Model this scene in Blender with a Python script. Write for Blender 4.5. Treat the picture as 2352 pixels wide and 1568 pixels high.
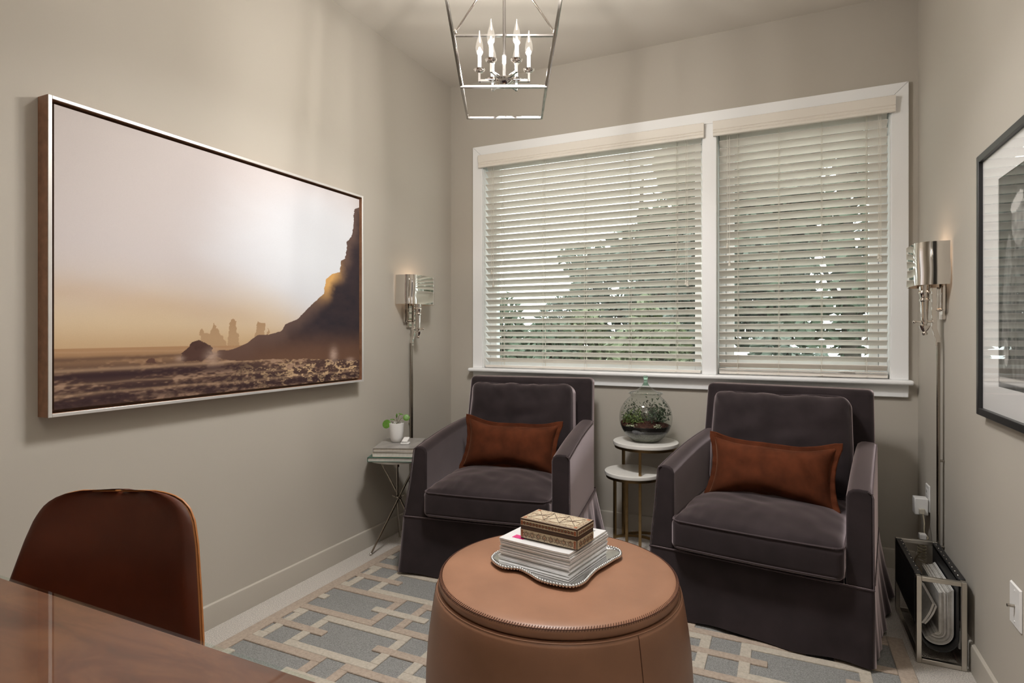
import bpy, bmesh, math, random
import numpy as np
from mathutils import Vector, Matrix, noise as mnoise

for o in list(bpy.data.objects):
    bpy.data.objects.remove(o, do_unlink=True)
S = bpy.context.scene
COL = S.collection
PI = math.pi
rnd = random.Random(7)

# ------------------------------------------------------------------ camera
CAMZ = 1.13
cd = bpy.data.cameras.new('camera')
cam = bpy.data.objects.new('camera', cd)
COL.objects.link(cam)
cam.location = (0, 0, CAMZ)
cam.rotation_euler = (math.radians(90), 0, math.radians(25))
cd.sensor_width = 36
cd.lens = 36 * 1340 / 2352
cd.shift_y = -20 / 2352
cd.clip_start = 0.02
S.camera = cam

# ------------------------------------------------------------------ world, exposure
W = bpy.data.worlds.new('overcast_sky')
S.world = W
W.use_nodes = True
bgn = W.node_tree.nodes['Background']
bgn.inputs[0].default_value = (0.95, 0.975, 1.0, 1)
bgn.inputs[1].default_value = 5.0
S.view_settings.view_transform = 'Standard'
S.view_settings.look = 'None'
S.view_settings.gamma = 1
S.view_settings.use_curve_mapping = False
S.view_settings.exposure = 0.10

# light levels: added ceiling and uplight fill, then chandelier bulbs and wall lamps
CEILING_FILL_W = 23
UPLIGHT_FILL_W = 29
BULB_W = 7.0
SCONCE_W = 0.25

# room box
XL, XR, YB, YF, ZC = -1.995, 0.576, 3.325, -1.75, 2.75

# ------------------------------------------------------------------ helpers
def lin(r, g, b):
    def f(c):
        c /= 255.0
        return c / 12.92 if c <= 0.04045 else ((c + 0.055) / 1.055) ** 2.4
    return (f(r), f(g), f(b))

MATS = {}
def mat(name, col, rough=0.5, metal=0.0, noise=None, bump=None, sheen=0.0, coat=0.0,
        emit=None, spec=None, sheen_tint=None, trans=0.0, ior=None):
    """noise=(scale, amount[, detail]); bump=(scale, strength, distance)"""
    if name in MATS:
        return MATS[name]
    m = bpy.data.materials.new(name)
    m.use_nodes = True
    nt = m.node_tree
    b = nt.nodes['Principled BSDF']
    b.inputs['Base Color'].default_value = (*col, 1)
    b.inputs['Roughness'].default_value = rough
    b.inputs['Metallic'].default_value = metal
    if sheen:
        b.inputs['Sheen Weight'].default_value = sheen
        b.inputs['Sheen Roughness'].default_value = 0.36
        if sheen_tint:
            b.inputs['Sheen Tint'].default_value = (*sheen_tint, 1)
    if coat:
        b.inputs['Coat Weight'].default_value = coat
        b.inputs['Coat Roughness'].default_value = 0.08
    if spec is not None:
        b.inputs['Specular IOR Level'].default_value = spec
    if trans:
        b.inputs['Transmission Weight'].default_value = trans
    if ior:
        b.inputs['IOR'].default_value = ior
    if emit:
        b.inputs['Emission Color'].default_value = (*emit[0], 1)
        b.inputs['Emission Strength'].default_value = emit[1]
    if noise or bump:
        tc = nt.nodes.new('ShaderNodeTexCoord')
    if noise:
        n = nt.nodes.new('ShaderNodeTexNoise')
        n.inputs['Scale'].default_value = noise[0]
        n.inputs['Detail'].default_value = noise[2] if len(noise) > 2 else 4
        nt.links.new(tc.outputs['Object'], n.inputs['Vector'])
        r = nt.nodes.new('ShaderNodeValToRGB')
        a = noise[1]
        r.color_ramp.elements[0].position = 0.3
        r.color_ramp.elements[1].position = 0.7
        r.color_ramp.elements[0].color = (*[max(0, c * (1 - a)) for c in col], 1)
        r.color_ramp.elements[1].color = (*[min(1, c * (1 + a)) for c in col], 1)
        nt.links.new(n.outputs['Fac'], r.inputs['Fac'])
        nt.links.new(r.outputs['Color'], b.inputs['Base Color'])
    if bump:
        n2 = nt.nodes.new('ShaderNodeTexNoise')
        n2.inputs['Scale'].default_value = bump[0]
        n2.inputs['Detail'].default_value = 3
        nt.links.new(tc.outputs['Object'], n2.inputs['Vector'])
        bp = nt.nodes.new('ShaderNodeBump')
        bp.inputs['Strength'].default_value = bump[1]
        bp.inputs['Distance'].default_value = bump[2]
        nt.links.new(n2.outputs['Fac'], bp.inputs['Height'])
        nt.links.new(bp.outputs['Normal'], b.inputs['Normal'])
    MATS[name] = m
    return m

def thin_glass(name, tint=(1, 1, 1), refl=0.06, rough=0.0, glow=None):
    if name in MATS:
        return MATS[name]
    m = bpy.data.materials.new(name)
    m.use_nodes = True
    nt = m.node_tree
    nt.nodes.clear()
    out = nt.nodes.new('ShaderNodeOutputMaterial')
    mix = nt.nodes.new('ShaderNodeMixShader')
    tr = nt.nodes.new('ShaderNodeBsdfTransparent')
    tr.inputs[0].default_value = (*tint, 1)
    gl = nt.nodes.new('ShaderNodeBsdfGlossy')
    gl.inputs[1].default_value = rough
    # Schlick reflectance from the angle of view, the same on both faces of the sheet
    lw = nt.nodes.new('ShaderNodeLayerWeight')
    lw.inputs['Blend'].default_value = 0.5
    pw = nt.nodes.new('ShaderNodeMath')
    pw.operation = 'POWER'
    pw.inputs[1].default_value = 5
    ma = nt.nodes.new('ShaderNodeMath')
    ma.operation = 'MULTIPLY_ADD'
    ma.inputs[1].default_value = 0.96
    ma.inputs[2].default_value = 0.04
    ml = nt.nodes.new('ShaderNodeMath')
    ml.operation = 'MULTIPLY'
    ml.inputs[1].default_value = refl / 0.04
    ml.use_clamp = True
    nt.links.new(lw.outputs['Facing'], pw.inputs[0])
    nt.links.new(pw.outputs[0], ma.inputs[0])
    nt.links.new(ma.outputs[0], ml.inputs[0])
    nt.links.new(ml.outputs[0], mix.inputs[0])
    nt.links.new(tr.outputs[0], mix.inputs[1])
    nt.links.new(gl.outputs[0], mix.inputs[2])
    if glow:
        em = nt.nodes.new('ShaderNodeEmission')
        em.inputs[0].default_value = (*glow[:3], 1)
        em.inputs[1].default_value = glow[3]
        ad_ = nt.nodes.new('ShaderNodeAddShader')
        nt.links.new(mix.outputs[0], ad_.inputs[0])
        nt.links.new(em.outputs[0], ad_.inputs[1])
        nt.links.new(ad_.outputs[0], out.inputs[0])
    else:
        nt.links.new(mix.outputs[0], out.inputs[0])
    MATS[name] = m
    return m

class G:
    def __init__(s):
        s.v, s.f = [], []
    def add(s, vs, fs):
        o = len(s.v)
        s.v += [tuple(p) for p in vs]
        s.f += [tuple(i + o for i in q) for q in fs]
        return s
    def hexa(s, p):   # p: 4 bottom ccw, 4 top ccw
        return s.add(p, [(3, 2, 1, 0), (4, 5, 6, 7), (0, 1, 5, 4), (1, 2, 6, 5), (2, 3, 7, 6), (3, 0, 4, 7)])
    def box(s, x0, x1, y0, y1, z0, z1):
        return s.hexa([(x0, y0, z0), (x1, y0, z0), (x1, y1, z0), (x0, y1, z0),
                       (x0, y0, z1), (x1, y0, z1), (x1, y1, z1), (x0, y1, z1)])
    def rings(s, rings, closed=True, cap=True):
        n = len(rings[0])
        vs = [p for r in rings for p in r]
        fs = []
        for i in range(len(rings) - 1):
            for j in range(n if closed else n - 1):
                k = (j + 1) % n
                fs.append((i * n + j, i * n + k, (i + 1) * n + k, (i + 1) * n + j))
        if cap and closed:
            fs.append(tuple(reversed(range(n))))
            fs.append(tuple((len(rings) - 1) * n + j for j in range(n)))
        return s.add(vs, fs)
    def lathe(s, prof, n=40, c=(0, 0, 0), cap=True):
        rs = [[(c[0] + r * math.cos(2 * PI * j / n), c[1] + r * math.sin(2 * PI * j / n), c[2] + z) for j in range(n)] for r, z in prof]
        return s.rings(rs, True, cap)
    def tube(s, path, r, n=8, closed=False, sq=False):
        P = [Vector(p) for p in path]
        m = len(P)
        rs = []
        up = None
        for i in range(m):
            if closed:
                t = (P[(i + 1) % m] - P[i - 1])
            else:
                t = P[min(i + 1, m - 1)] - P[max(i - 1, 0)]
            t.normalize()
            if up is None:
                a = Vector((0, 0, 1)) if abs(t.z) < 0.9 else Vector((0, 1, 0))
                up = a - t * a.dot(t)
            else:
                up = up - t * up.dot(t)
            up.normalize()
            sd = t.cross(up)
            rr = r[i] if isinstance(r, (list, tuple)) else r
            if sq:
                rs.append([tuple(P[i] + up * rr * a + sd * rr * b) for a, b in ((1, 1), (-1, 1), (-1, -1), (1, -1))])
            else:
                rs.append([tuple(P[i] + up * rr * math.cos(2 * PI * j / n) + sd * rr * math.sin(2 * PI * j / n)) for j in range(n)])
        if closed:
            rs.append(rs[0])
        return s.rings(rs, True, not closed)
    def sphere(s, c, r, nu=12, nv=8, sc=(1, 1, 1)):
        prof = []
        rs = []
        for i in range(nv + 1):
            a = -PI / 2 + PI * i / nv
            rr = max(math.cos(a), 1e-3) * r
            rs.append([(c[0] + rr * math.cos(2 * PI * j / nu) * sc[0], c[1] + rr * math.sin(2 * PI * j / nu) * sc[1], c[2] + r * math.sin(a) * sc[2]) for j in range(nu)])
        return s.rings(rs, True, True)
    def grid(s, fn, nu, nv):
        vs = [fn(i / nu, j / nv) for i in range(nu + 1) for j in range(nv + 1)]
        fs = [(i * (nv + 1) + j, (i + 1) * (nv + 1) + j, (i + 1) * (nv + 1) + j + 1, i * (nv + 1) + j + 1) for i in range(nu) for j in range(nv)]
        return s.add(vs, fs)
    def mesh(s, name):
        me = bpy.data.meshes.new(name)
        me.from_pydata(s.v, [], s.f)
        me.update()
        return me
    def obj(s, name, m, parent=None, smooth=35, bevel=0, seg=2, sub=0, fix=True):
        me = s.mesh(name)
        if fix:
            bm = bmesh.new()
            bm.from_mesh(me)
            bmesh.ops.recalc_face_normals(bm, faces=bm.faces)
            bm.to_mesh(me)
            bm.free()
        return link(name, me, m, parent, smooth, bevel, seg, sub)

def link(name, me, m, parent=None, smooth=35, bevel=0, seg=2, sub=0):
    o = bpy.data.objects.new(name, me)
    COL.objects.link(o)
    if m is not None and not me.materials:
        me.materials.append(m)
    if parent is not None:
        o.parent = parent
    if smooth:
        me.shade_smooth()
        if smooth < 180:
            me.set_sharp_from_angle(angle=math.radians(smooth))
    if bevel:
        b = o.modifiers.new('bevel', 'BEVEL')
        b.width = bevel
        b.segments = seg
        b.limit_method = 'ANGLE'
        b.angle_limit = math.radians(40)
        if not smooth:
            pass
    if sub:
        q = o.modifiers.new('sub', 'SUBSURF')
        q.levels = sub
        q.render_levels = sub
    return o

def tag(o, label, cat, group=None, kind=None):
    o['label'] = label
    o['category'] = cat
    if group:
        o['group'] = group
    if kind:
        o['kind'] = kind
    return o

def thing(name, label, cat, loc=(0, 0, 0), rz=0, group=None):
    o = bpy.data.objects.new(name, None)
    COL.objects.link(o)
    o.location = loc
    o.rotation_euler = (0, 0, rz)
    o.empty_display_size = 0.05
    return tag(o, label, cat, group)

def struct(o):
    o['kind'] = 'structure'
    return o

def copy_tree(o, parent=None):
    c = o.copy()
    COL.objects.link(c)
    c.parent = parent
    for ch in list(o.children):
        copy_tree(ch, c)
    return c

def sbox(name, m, *a, parent=None, bevel=0, smooth=0, seg=2):
    return G().box(*a).obj(name, m, parent, smooth or (35 if bevel else 0), bevel, seg)

# ------------------------------------------------------------------ materials
M_wall = mat('greige_paint', (0.47, 0.435, 0.38), 0.75, bump=(180, 0.06, 0.002), noise=(1.2, 0.012))
M_ceil = mat('ceiling_paint', (0.64, 0.60, 0.54), 0.85, bump=(120, 0.05, 0.002))
M_base = mat('baseboard_paint', (0.45, 0.415, 0.36), 0.45)
M_white = mat('white_trim_paint', (0.91, 0.92, 0.93), 0.4)
M_vinyl = mat('white_vinyl', (0.82, 0.83, 0.82), 0.35)
M_slat = mat('cream_slat', (0.77, 0.72, 0.66), 0.5)
M_val = mat('cream_valance', (0.83, 0.785, 0.715), 0.5)
M_cord = mat('cream_cord', (0.74, 0.70, 0.62), 0.7)
M_carpet = mat('beige_loop_carpet', (0.56, 0.52, 0.475), 0.95, noise=(260, 0.30, 2), bump=(300, 0.9, 0.006))
M_nickel = mat('polished_nickel', (0.80, 0.76, 0.72), 0.06, 1.0)
M_nickel2 = mat('satin_nickel', (0.40, 0.365, 0.32), 0.2, 1.0)
M_chrome = mat('lantern_nickel', (0.60, 0.58, 0.57), 0.07, 1.0)
M_brass = mat('antique_brass', (0.36, 0.25, 0.12), 0.38, 1.0, noise=(30, 0.12))
M_marble = mat('white_marble', (0.80, 0.78, 0.74), 0.25, noise=(14, 0.06, 8))
M_velvet = mat('plum_grey_velvet', (0.027, 0.0200, 0.0215), 0.9, sheen=0.9, sheen_tint=(1.0, 0.84, 0.87), noise=(9, 0.22), bump=(500, 0.15, 0.001), spec=0.15)
M_vpipe = mat('plum_piping', (0.065, 0.050, 0.054), 0.9, sheen=0.9, sheen_tint=(0.7, 0.58, 0.6), spec=0.15)
M_rust = mat('rust_velvet', (0.085, 0.023, 0.009), 0.9, sheen=0.22, sheen_tint=(0.75, 0.40, 0.24), noise=(14, 0.3), bump=(420, 0.25, 0.001), spec=0.12)
M_leath = mat('tan_leather', (0.258, 0.128, 0.074), 0.42, noise=(7, 0.12, 6), bump=(260, 0.12, 0.001), spec=0.4)
M_stitch = mat('brown_stitching', (0.07, 0.022, 0.010), 0.8)
M_cogn = mat('cognac_leather', (0.095, 0.022, 0.009), 0.38, noise=(10, 0.22, 6), bump=(240, 0.1, 0.001), spec=0.5)
M_edge = mat('tan_leather_edge', (0.40, 0.15, 0.04), 0.5)
M_black = mat('black_leather', (0.012, 0.012, 0.013), 0.45)
M_blackf = mat('black_frame_lacquer', (0.013, 0.013, 0.014), 0.35)
M_paper = mat('page_edges', (0.87, 0.87, 0.87), 0.8, noise=(90, 0.05))
M_plastic = mat('white_plastic', (0.80, 0.79, 0.78), 0.35)

# ================================================================== SETTING
struct(sbox('floor', M_carpet, XL - 0.15, XR + 0.15, YF - 0.15, YB + 0.15, -0.1, 0))
struct(sbox('ceiling', M_ceil, XL - 0.15, XR + 0.15, YF - 0.15, YB + 0.15, ZC, ZC + 0.1))
struct(sbox('wall_left', M_wall, XL - 0.12, XL, YF - 0.12, YB + 0.14, 0, ZC))
struct(sbox('wall_right', M_wall, XR, XR + 0.12, YF - 0.12, YB + 0.14, 0, ZC))
# window openings
WZ0, WZ1 = 0.885, 2.262
WIN = [(-1.757, -0.398), (-0.333, 0.471)]
WT = 0.14
g = G()
g.box(XL, XR, YB, YB + WT, 0, WZ0)
g.box(XL, XR, YB, YB + WT, WZ1, ZC)
g.box(XL, WIN[0][0], YB, YB + WT, WZ0, WZ1)
g.box(WIN[0][1], WIN[1][0], YB, YB + WT, WZ0, WZ1)
g.box(WIN[1][1], XR, YB, YB + WT, WZ0, WZ1)
struct(g.obj('wall_back', M_wall, None, 0))
# wall behind the camera with a doorway to the hall
DX0, DX1, DZ = -0.62, 0.26, 2.05
g = G()
g.box(XL, DX0, YF - 0.12, YF, 0, ZC)
g.box(DX1, XR, YF - 0.12, YF, 0, ZC)
g.box(DX0, DX1, YF - 0.12, YF, DZ, ZC)
struct(g.obj('wall_front', M_wall, None, 0))
struct(sbox('door_1', M_white, DX0 + 0.002, DX1 - 0.002, YF - 0.09, YF - 0.05, 0.008, DZ - 0.004))
g = G()
for xa, xb, za, zb in ((DX0 - 0.065, DX0, 0, DZ + 0.065), (DX1, DX1 + 0.065, 0, DZ + 0.065), (DX0, DX1, DZ, DZ + 0.065)):
    g.box(xa, xb, YF, YF + 0.018, za, zb)
struct(g.obj('trim_7', M_white, None, 35, 0.002))

def baseboard(name, p0, p1, inward):
    """profile extruded from p0 to p1, inward = unit vector into the room"""
    prof = [(0, 0), (0.012, 0), (0.012, 0.083), (0.010, 0.089), (0.006, 0.0915), (0, 0.092)]
    r0 = [(p0[0] + inward[0] * a, p0[1] + inward[1] * a, b) for a, b in prof]
    r1 = [(p1[0] + inward[0] * a, p1[1] + inward[1] * a, b) for a, b in prof]
    return struct(G().rings([r0, r1]).obj(name, M_base, None, 25))
baseboard('baseboard_left', (XL, YF, 0), (XL, YB, 0), (1, 0))
baseboard('baseboard_back', (XL + 0.012, YB, 0), (XR - 0.012, YB, 0), (0, -1))
baseboard('baseboard_right', (XR, YF, 0), (XR, YB, 0), (-1, 0))

# window casing
CY0 = YB - 0.02
def board(name, pts, y0=CY0, y1=YB):
    """pts: outline in xz (4 points)"""
    v = [(x, y0, z) for x, z in pts] + [(x, y1, z) for x, z in pts]
    return struct(G().add(v, [(0, 1, 2, 3), (7, 6, 5, 4), (0, 4, 5, 1), (1, 5, 6, 2), (2, 6, 7, 3), (3, 7, 4, 0)]).obj(name, M_white, None, 35, 0.0025))
OX0, OX1, OZ1 = -1.821, 0.537, 2.324
IX0, IX1 = WIN[0][0] + 0.004, WIN[1][1] - 0.004
board('trim_1', [(OX0, 0.905), (OX0, OZ1), (IX0, WZ1 - 0.004), (IX0, 0.905)])
board('trim_2', [(OX0 + 0.0008, OZ1), (OX1 - 0.0008, OZ1), (IX1 - 0.0008, WZ1 - 0.004), (IX0 + 0.0008, WZ1 - 0.004)])
board('trim_3', [(OX1, 0.905), (OX1, OZ1), (IX1, WZ1 - 0.004), (IX1, 0.905)])
board('trim_4', [(WIN[0][1] - 0.004, 0.905), (WIN[0][1] - 0.004, WZ1 - 0.004), (WIN[1][0] + 0.004, WZ1 - 0.004), (WIN[1][0] + 0.004, 0.905)])
struct(sbox('trim_5', M_white, OX0 - 0.018, OX1 + 0.016, YB - 0.058, YB + 0.07, 0.882, 0.905, bevel=0.009, seg=3))
struct(sbox('trim_6', M_white, OX0, OX1, YB - 0.018, YB, 0.821, 0.8815, bevel=0.004))

# windows: white reveal, vinyl frame, pane
M_pane = thin_glass('window_glass', (0.90, 0.945, 0.925), 0.05)
def window(name, x0, x1, casement):
    y0, y1 = YB + 0.001, YB + WT
    g = G()
    t = 0.008
    g.box(x0, x0 + t, y0, y1, 0.906, WZ1)
    g.box(x1 - t, x1, y0, y1, 0.906, WZ1)
    g.box(x0 + t, x1 - t, y0, y1, WZ1 - t, WZ1)
    g.box(x0 + t, x1 - t, YB + 0.0705, y1, 0.886, 0.906)
    root = struct(g.obj(name, M_vinyl, None, 0))
    def ring(nm, a0, a1, b0, b1, w, ya, yb, par):
        gg = G()
        gg.box(a0, a0 + w, ya, yb, b0, b1)
        gg.box(a1 - w, a1, ya, yb, b0, b1)
        gg.box(a0 + w, a1 - w, ya, yb, b0, b0 + w)
        gg.box(a0 + w, a1 - w, ya, yb, b1 - w, b1)
        return gg.obj(nm, M_vinyl, par, 35, 0.002)
    if casement:
        f = ring('frame', x0 + t, x1 - t, 0.907, WZ1 - t, 0.034, YB + 0.075, YB + 0.135, root)
        s_ = ring('sash', x0 + t + 0.036, x1 - t - 0.036, 0.943, WZ1 - t - 0.036, 0.040, YB + 0.092, YB + 0.128, root)
        in_ = 0.072
        b_ = 0.979
        # crank handle
        hx = x1 - 0.215
        gg = G()
        gg.tube([(hx, YB + 0.062, 0.928), (hx + 0.03, YB + 0.058, 0.934), (hx + 0.055, YB + 0.054, 0.928)], [0.009, 0.008, 0.006], 10)
        gg.tube([(hx + 0.058, YB + 0.056, 0.934), (hx + 0.058, YB + 0.034, 0.922)], 0.009, 10)
        gg.box(hx - 0.10, hx + 0.012, YB + 0.055, YB + 0.075, 0.907, 0.926)
        gg.obj('crank_handle', M_vinyl, root, 40, 0.002)
    else:
        f = ring('frame', x0 + t, x1 - t, 0.907, WZ1 - t, 0.048, YB + 0.085, YB + 0.135, root)
        in_ = 0.045
        b_ = 0.950
    G().box(x0 + t + in_, x1 - t - in_, YB + 0.108, YB + 0.112, b_, WZ1 - t - in_).obj('pane', M_pane, root, 0)
    return root
window('window_1', *WIN[0], False)
window('window_2', *WIN[1], True)

# ================================================================== BLINDS
PITCH, TILT = 0.0412, math.radians(30)
def blind(x0, x1, vx0, vx1, label, ladders, cords, extra):
    YS = YB + 0.028
    root = thing('venetian_blind', label, 'blind', ((x0 + x1) / 2, YS, 0.906), 0, 'venetian blinds in the window')
    cx, cz = (x0 + x1) / 2, 0.906
    L = (x1 - x0) / 2 - 0.006
    # slat: crowned strip, room side edge up
    cs = []
    for k in range(5):
        a = -0.025 + 0.05 * k / 4
        cs.append((a, 0.0022 * (1 - (a / 0.025) ** 2)))
    prof = [(a, b + 0.0014) for a, b in cs] + [(a, b - 0.0014) for a, b in reversed(cs)]
    ct, st = math.cos(TILT), math.sin(TILT)
    pr = [(a * ct + b * st, -a * st + b * ct) for a, b in prof]
    gs = G().rings([[(-L, y, z) for y, z in pr], [(L, y, z) for y, z in pr]])
    first = None
    z = 0.957
    while z < 2.205:
        if first is None:
            o = gs.obj('slat', M_slat, root, 30)
            first = o
        else:
            o = first.copy()
            COL.objects.link(o)
            o.parent = root
        o.location = (0, 0, z - cz)
        z += PITCH
    # stacked level slats on the bottom rail
    zr = 0.003
    G().box(-L, L, -0.026, 0.026, zr, zr + 0.014).obj('bottom_rail', M_slat, root, 35, 0.003)
    for k in range(extra):
        sl = G().box(-L, L, -0.025, 0.025, 0, 0.0035).obj('slat', M_slat, root, 35, 0.001)
        sl.location = (0, rnd.uniform(-0.002, 0.002), zr + 0.016 + k * 0.008)
        sl.rotation_euler = (0, 0.0008 * (k + 1), 0)
    # head rail and valance
    G().box(-L, L, -0.022, 0.026, 2.212 - cz, 2.252 - cz).obj('head_rail', M_slat, root, 35, 0.002)
    vp = [(0.0, 2.182), (-0.004, 2.181), (-0.010, 2.184), (-0.011, 2.194), (-0.007, 2.198), (-0.011, 2.202), (-0.012, 2.208),
          (-0.008, 2.212), (-0.012, 2.216), (-0.012, 2.226), (-0.015, 2.240), (-0.017, 2.257), (-0.013, 2.260), (0.0, 2.260)]
    yv = YB - 0.032 - YS
    g = G().rings([[(vx0 - cx, yv + a, b - cz) for a, b in vp], [(vx1 - cx, yv + a, b - cz) for a, b in vp]])
    va = g.obj('valance', M_val, root, 20)
    for xx in (vx0 - cx, vx1 - cx - 0.008):
        G().box(xx, xx + 0.008, yv + 0.0005, YB - 0.021 - YS, 2.184 - cz, 2.259 - cz).obj('valance_return', M_val, va, 0)
    # ladder strings: front and back string, rungs under the slats
    for x in ladders:
        g = G()
        ye = 0.025 * ct + 0.001
        for yy, dz in ((-ye, 0.013), (ye, -0.013)):
            g.tube([(x - cx, yy, zr + 0.012), (x - cx, yy, 2.215 - cz)], 0.0011, 6)
        g.tube([(x - cx + 0.006, 0, zr + 0.012), (x - cx + 0.006, 0, 2.215 - cz)], 0.0009, 5)
        zz = 0.957
        while zz < 2.2:
            g.tube([(x - cx, -ye, zz - cz + 0.0105), (x - cx, ye, zz - cz - 0.0165)], 0.0008, 4)
            zz += PITCH
        g.obj('ladder_string', M_cord, root, 60)
        gb = G().lathe([(0.001, 0.0), (0.006, 0.001), (0.006, 0.004), (0.001, 0.005)], 10)
        bb = gb.obj('cord_button', M_cord, root, 30)
        bb.location = (x - cx, -0.026, zr + 0.003)
    for x, zend in cords:
        cz_ = zend - cz
        g = G()
        ycord = -0.034
        g.tube([(x - cx, ycord + 0.004, 2.215 - cz), (x - cx, ycord, cz_ + 0.02)], 0.0012, 6)
        c_ = g.obj('lift_cord', M_cord, root, 60)
        G().lathe([(0.0015, 0.024), (0.0045, 0.021), (0.005, 0.017), (0.0035, 0.014), (0.0065, 0.006), (0.0075, 0.001), (0.006, -0.003), (0.001, -0.004)], 14,
                  (x - cx, ycord, cz_)).obj('tassel', M_cord, c_, 50)
    return root

def XatY(u, y):
    t = math.radians(25)
    k = (u - 1176) / 1340
    dx, dy = -math.sin(t) + math.cos(t) * k, math.cos(t) + math.sin(t) * k
    return dx / dy * y
YBL = YB + 0.005
blind(WIN[0][0] + 0.009, WIN[0][1] - 0.009, WIN[0][0] - 0.012, WIN[0][1] + 0.006,
      'wide cream slatted blind on the larger window, beside the corner by the seascape wall',
      [XatY(u, YBL) for u in (1152, 1247, 1342, 1445, 1553)],
      [(XatY(1131, YBL), 1.505), (XatY(1135, YBL), 1.425), (XatY(1576, YBL), 1.395), (XatY(1580, YBL), 1.39)], 0)
blind(WIN[1][0] + 0.009, WIN[1][1] - 0.009, WIN[1][0] - 0.012, WIN[1][1] + 0.01,
      'narrow cream slatted blind on the smaller casement window, beside the corner with the magazine rack',
      [XatY(u, YBL) for u in (1694, 1788, 1887, 1990)],
      [(XatY(1671, YBL), 1.585), (XatY(1676, YBL), 1.49), (XatY(2017, YBL), 1.49), (XatY(2023, YBL), 1.475), (XatY(2020, YBL), 1.48)], 2)

# ================================================================== LEFT PICTURE (seascape canvas in floater frame)
M_fside = mat('copper_brown_wood', (0.33, 0.17, 0.10), 0.5, noise=(40, 0.2))
M_fface = mat('silver_leaf', (0.80, 0.78, 0.76), 0.32, 0.55)
def seascape():
    y0, y1, z0, z1 = 0.968, 2.372, 0.882, 1.825
    D = 0.055
    root = thing('framed_canvas', 'large sunset seascape canvas in a thin silver and brown floater frame', 'picture', (XL, (y0 + y1) / 2, z0))
    cy = (y0 + y1) / 2
    hw, hh, fw = (y1 - y0) / 2, z1 - z0, 0.0105
    for a0, a1, b0, b1 in ((-hw, -hw + fw, 0, hh), (hw - fw, hw, 0, hh), (-hw + fw, hw - fw, 0, fw), (-hw + fw, hw - fw, hh - fw, hh)):
        s_ = G().box(0.001, D - 0.003, a0, a1, b0, b1).obj('frame_side', M_fside, root, 0)
        G().box(D - 0.003, D, a0, a1, b0, b1).obj('frame_face', M_fface, s_, 35, 0.001)
    G().box(0.001, 0.012, -hw + fw, hw - fw, fw, hh - fw).obj('backing_board', M_fside, root, 0)
    gap = fw + 0.010
    ca0, ca1, cb0, cb1 = -hw + gap, hw - gap, gap, hh - gap
    # canvas print: colours computed from the scene in the photograph
    NU, NV = 760, 500
    s_ = np.linspace(0, 1, NU + 1)
    t_ = np.linspace(0, 1, NV + 1)
    Sx, T = np.meshgrid(s_, t_, indexing='ij')
    rng = np.random.RandomState(3)
    def vnoise(fx, fy, seed, oct=4):
        out = np.zeros_like(Sx)
        amp, tot = 1.0, 0.0
        r = np.random.RandomState(seed)
        for o in range(oct):
            nx, ny = int(fx * 2 ** o) + 3, int(fy * 2 ** o) + 3
            L_ = r.rand(nx + 1, ny + 1)
            X, Y = np.clip(Sx, 0, 0.9999) * (nx - 1), np.clip(T, 0, 0.9999) * (ny - 1)
            i, j = X.astype(int), Y.astype(int)
            a, b = X - i, Y - j
            a, b = a * a * (3 - 2 * a), b * b * (3 - 2 * b)
            out += amp * (L_[i, j] * (1 - a) * (1 - b) + L_[i + 1, j] * a * (1 - b) + L_[i, j + 1] * (1 - a) * b + L_[i + 1, j + 1] * a * b)
            tot += amp
            amp *= 0.5
        return out / tot
    def inside(poly):
        x, y = Sx, T
        c = np.zeros(Sx.shape, bool)
        n = len(poly)
        for i in range(n):
            x0_, y0_ = poly[i]
            x1_, y1_ = poly[i - 1]
            if y0_ == y1_:
                continue
            cond = ((y0_ > y) != (y1_ > y)) & (x < (x1_ - x0_) * (y - y0_) / (y1_ - y0_) + x0_)
            c ^= cond
        return c
    def rgb(r, g_, b):
        return np.array(lin(r, g_, b))
    def blend(A, B, w):
        return A * (1 - w[..., None]) + B * w[..., None]
    def sst(a, b, x):
        q = np.clip((x - a) / (b - a), 0, 1)
        return q * q * (3 - 2 * q)
    n1 = vnoise(3, 5, 11)
    n2 = vnoise(6, 10, 12)
    one = np.ones_like(Sx)
    # sky
    sky = one[..., None] * rgb(208, 195, 190)
    d = np.sqrt(((Sx - 0.80) / 0.62) ** 2 + ((T - 0.62) / 0.52) ** 2) + (n1 - 0.5) * 0.22
    sky = blend(sky, rgb(221, 216, 217), 1 - sst(0.25, 0.95, d))
    sky = blend(sky, rgb(224, 222, 223), 1 - sst(0.0, 0.85, d))
    low = (1 - sst(0.24, 0.58, T + (n1 - 0.5) * 0.10 + 0.16 * sst(0.45, 0.9, Sx)))
    sky = blend(sky, rgb(214, 186, 150), low * 0.95)
    band = np.exp(-((T - 0.40 + 0.15 * Sx + (n2 - 0.5) * 0.05) / 0.05) ** 2)
    sky = blend(sky, rgb(196, 160, 125), band * 0.30 * (1 - sst(0.3, 0.7, Sx)))
    left = (1 - sst(0.0, 0.5, Sx)) * sst(0.5, 1.0, T)
    sky = blend(sky, rgb(196, 183, 174), left * 0.5)
    c = sky
    haze_line = (1 - sst(0.19, 0.30, T))
    c = blend(c, rgb(196, 160, 120), haze_line * 0.75)
    jag = (vnoise(60, 60, 21, 3) - 0.5) * 0.016
    def pin(poly):
        sx0, t0 = Sx.copy(), T.copy()
        return inside(poly)
    # far stacks, hazy
    sA = [(0.3487, 0.1963), (0.35, 0.2654), (0.3568, 0.2719), (0.3637, 0.2515), (0.3789, 0.2468), (0.3887, 0.2938), (0.4022, 0.2657), (0.4073, 0.2419), (0.4203, 0.2275), (0.4314, 0.1936)]
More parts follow.
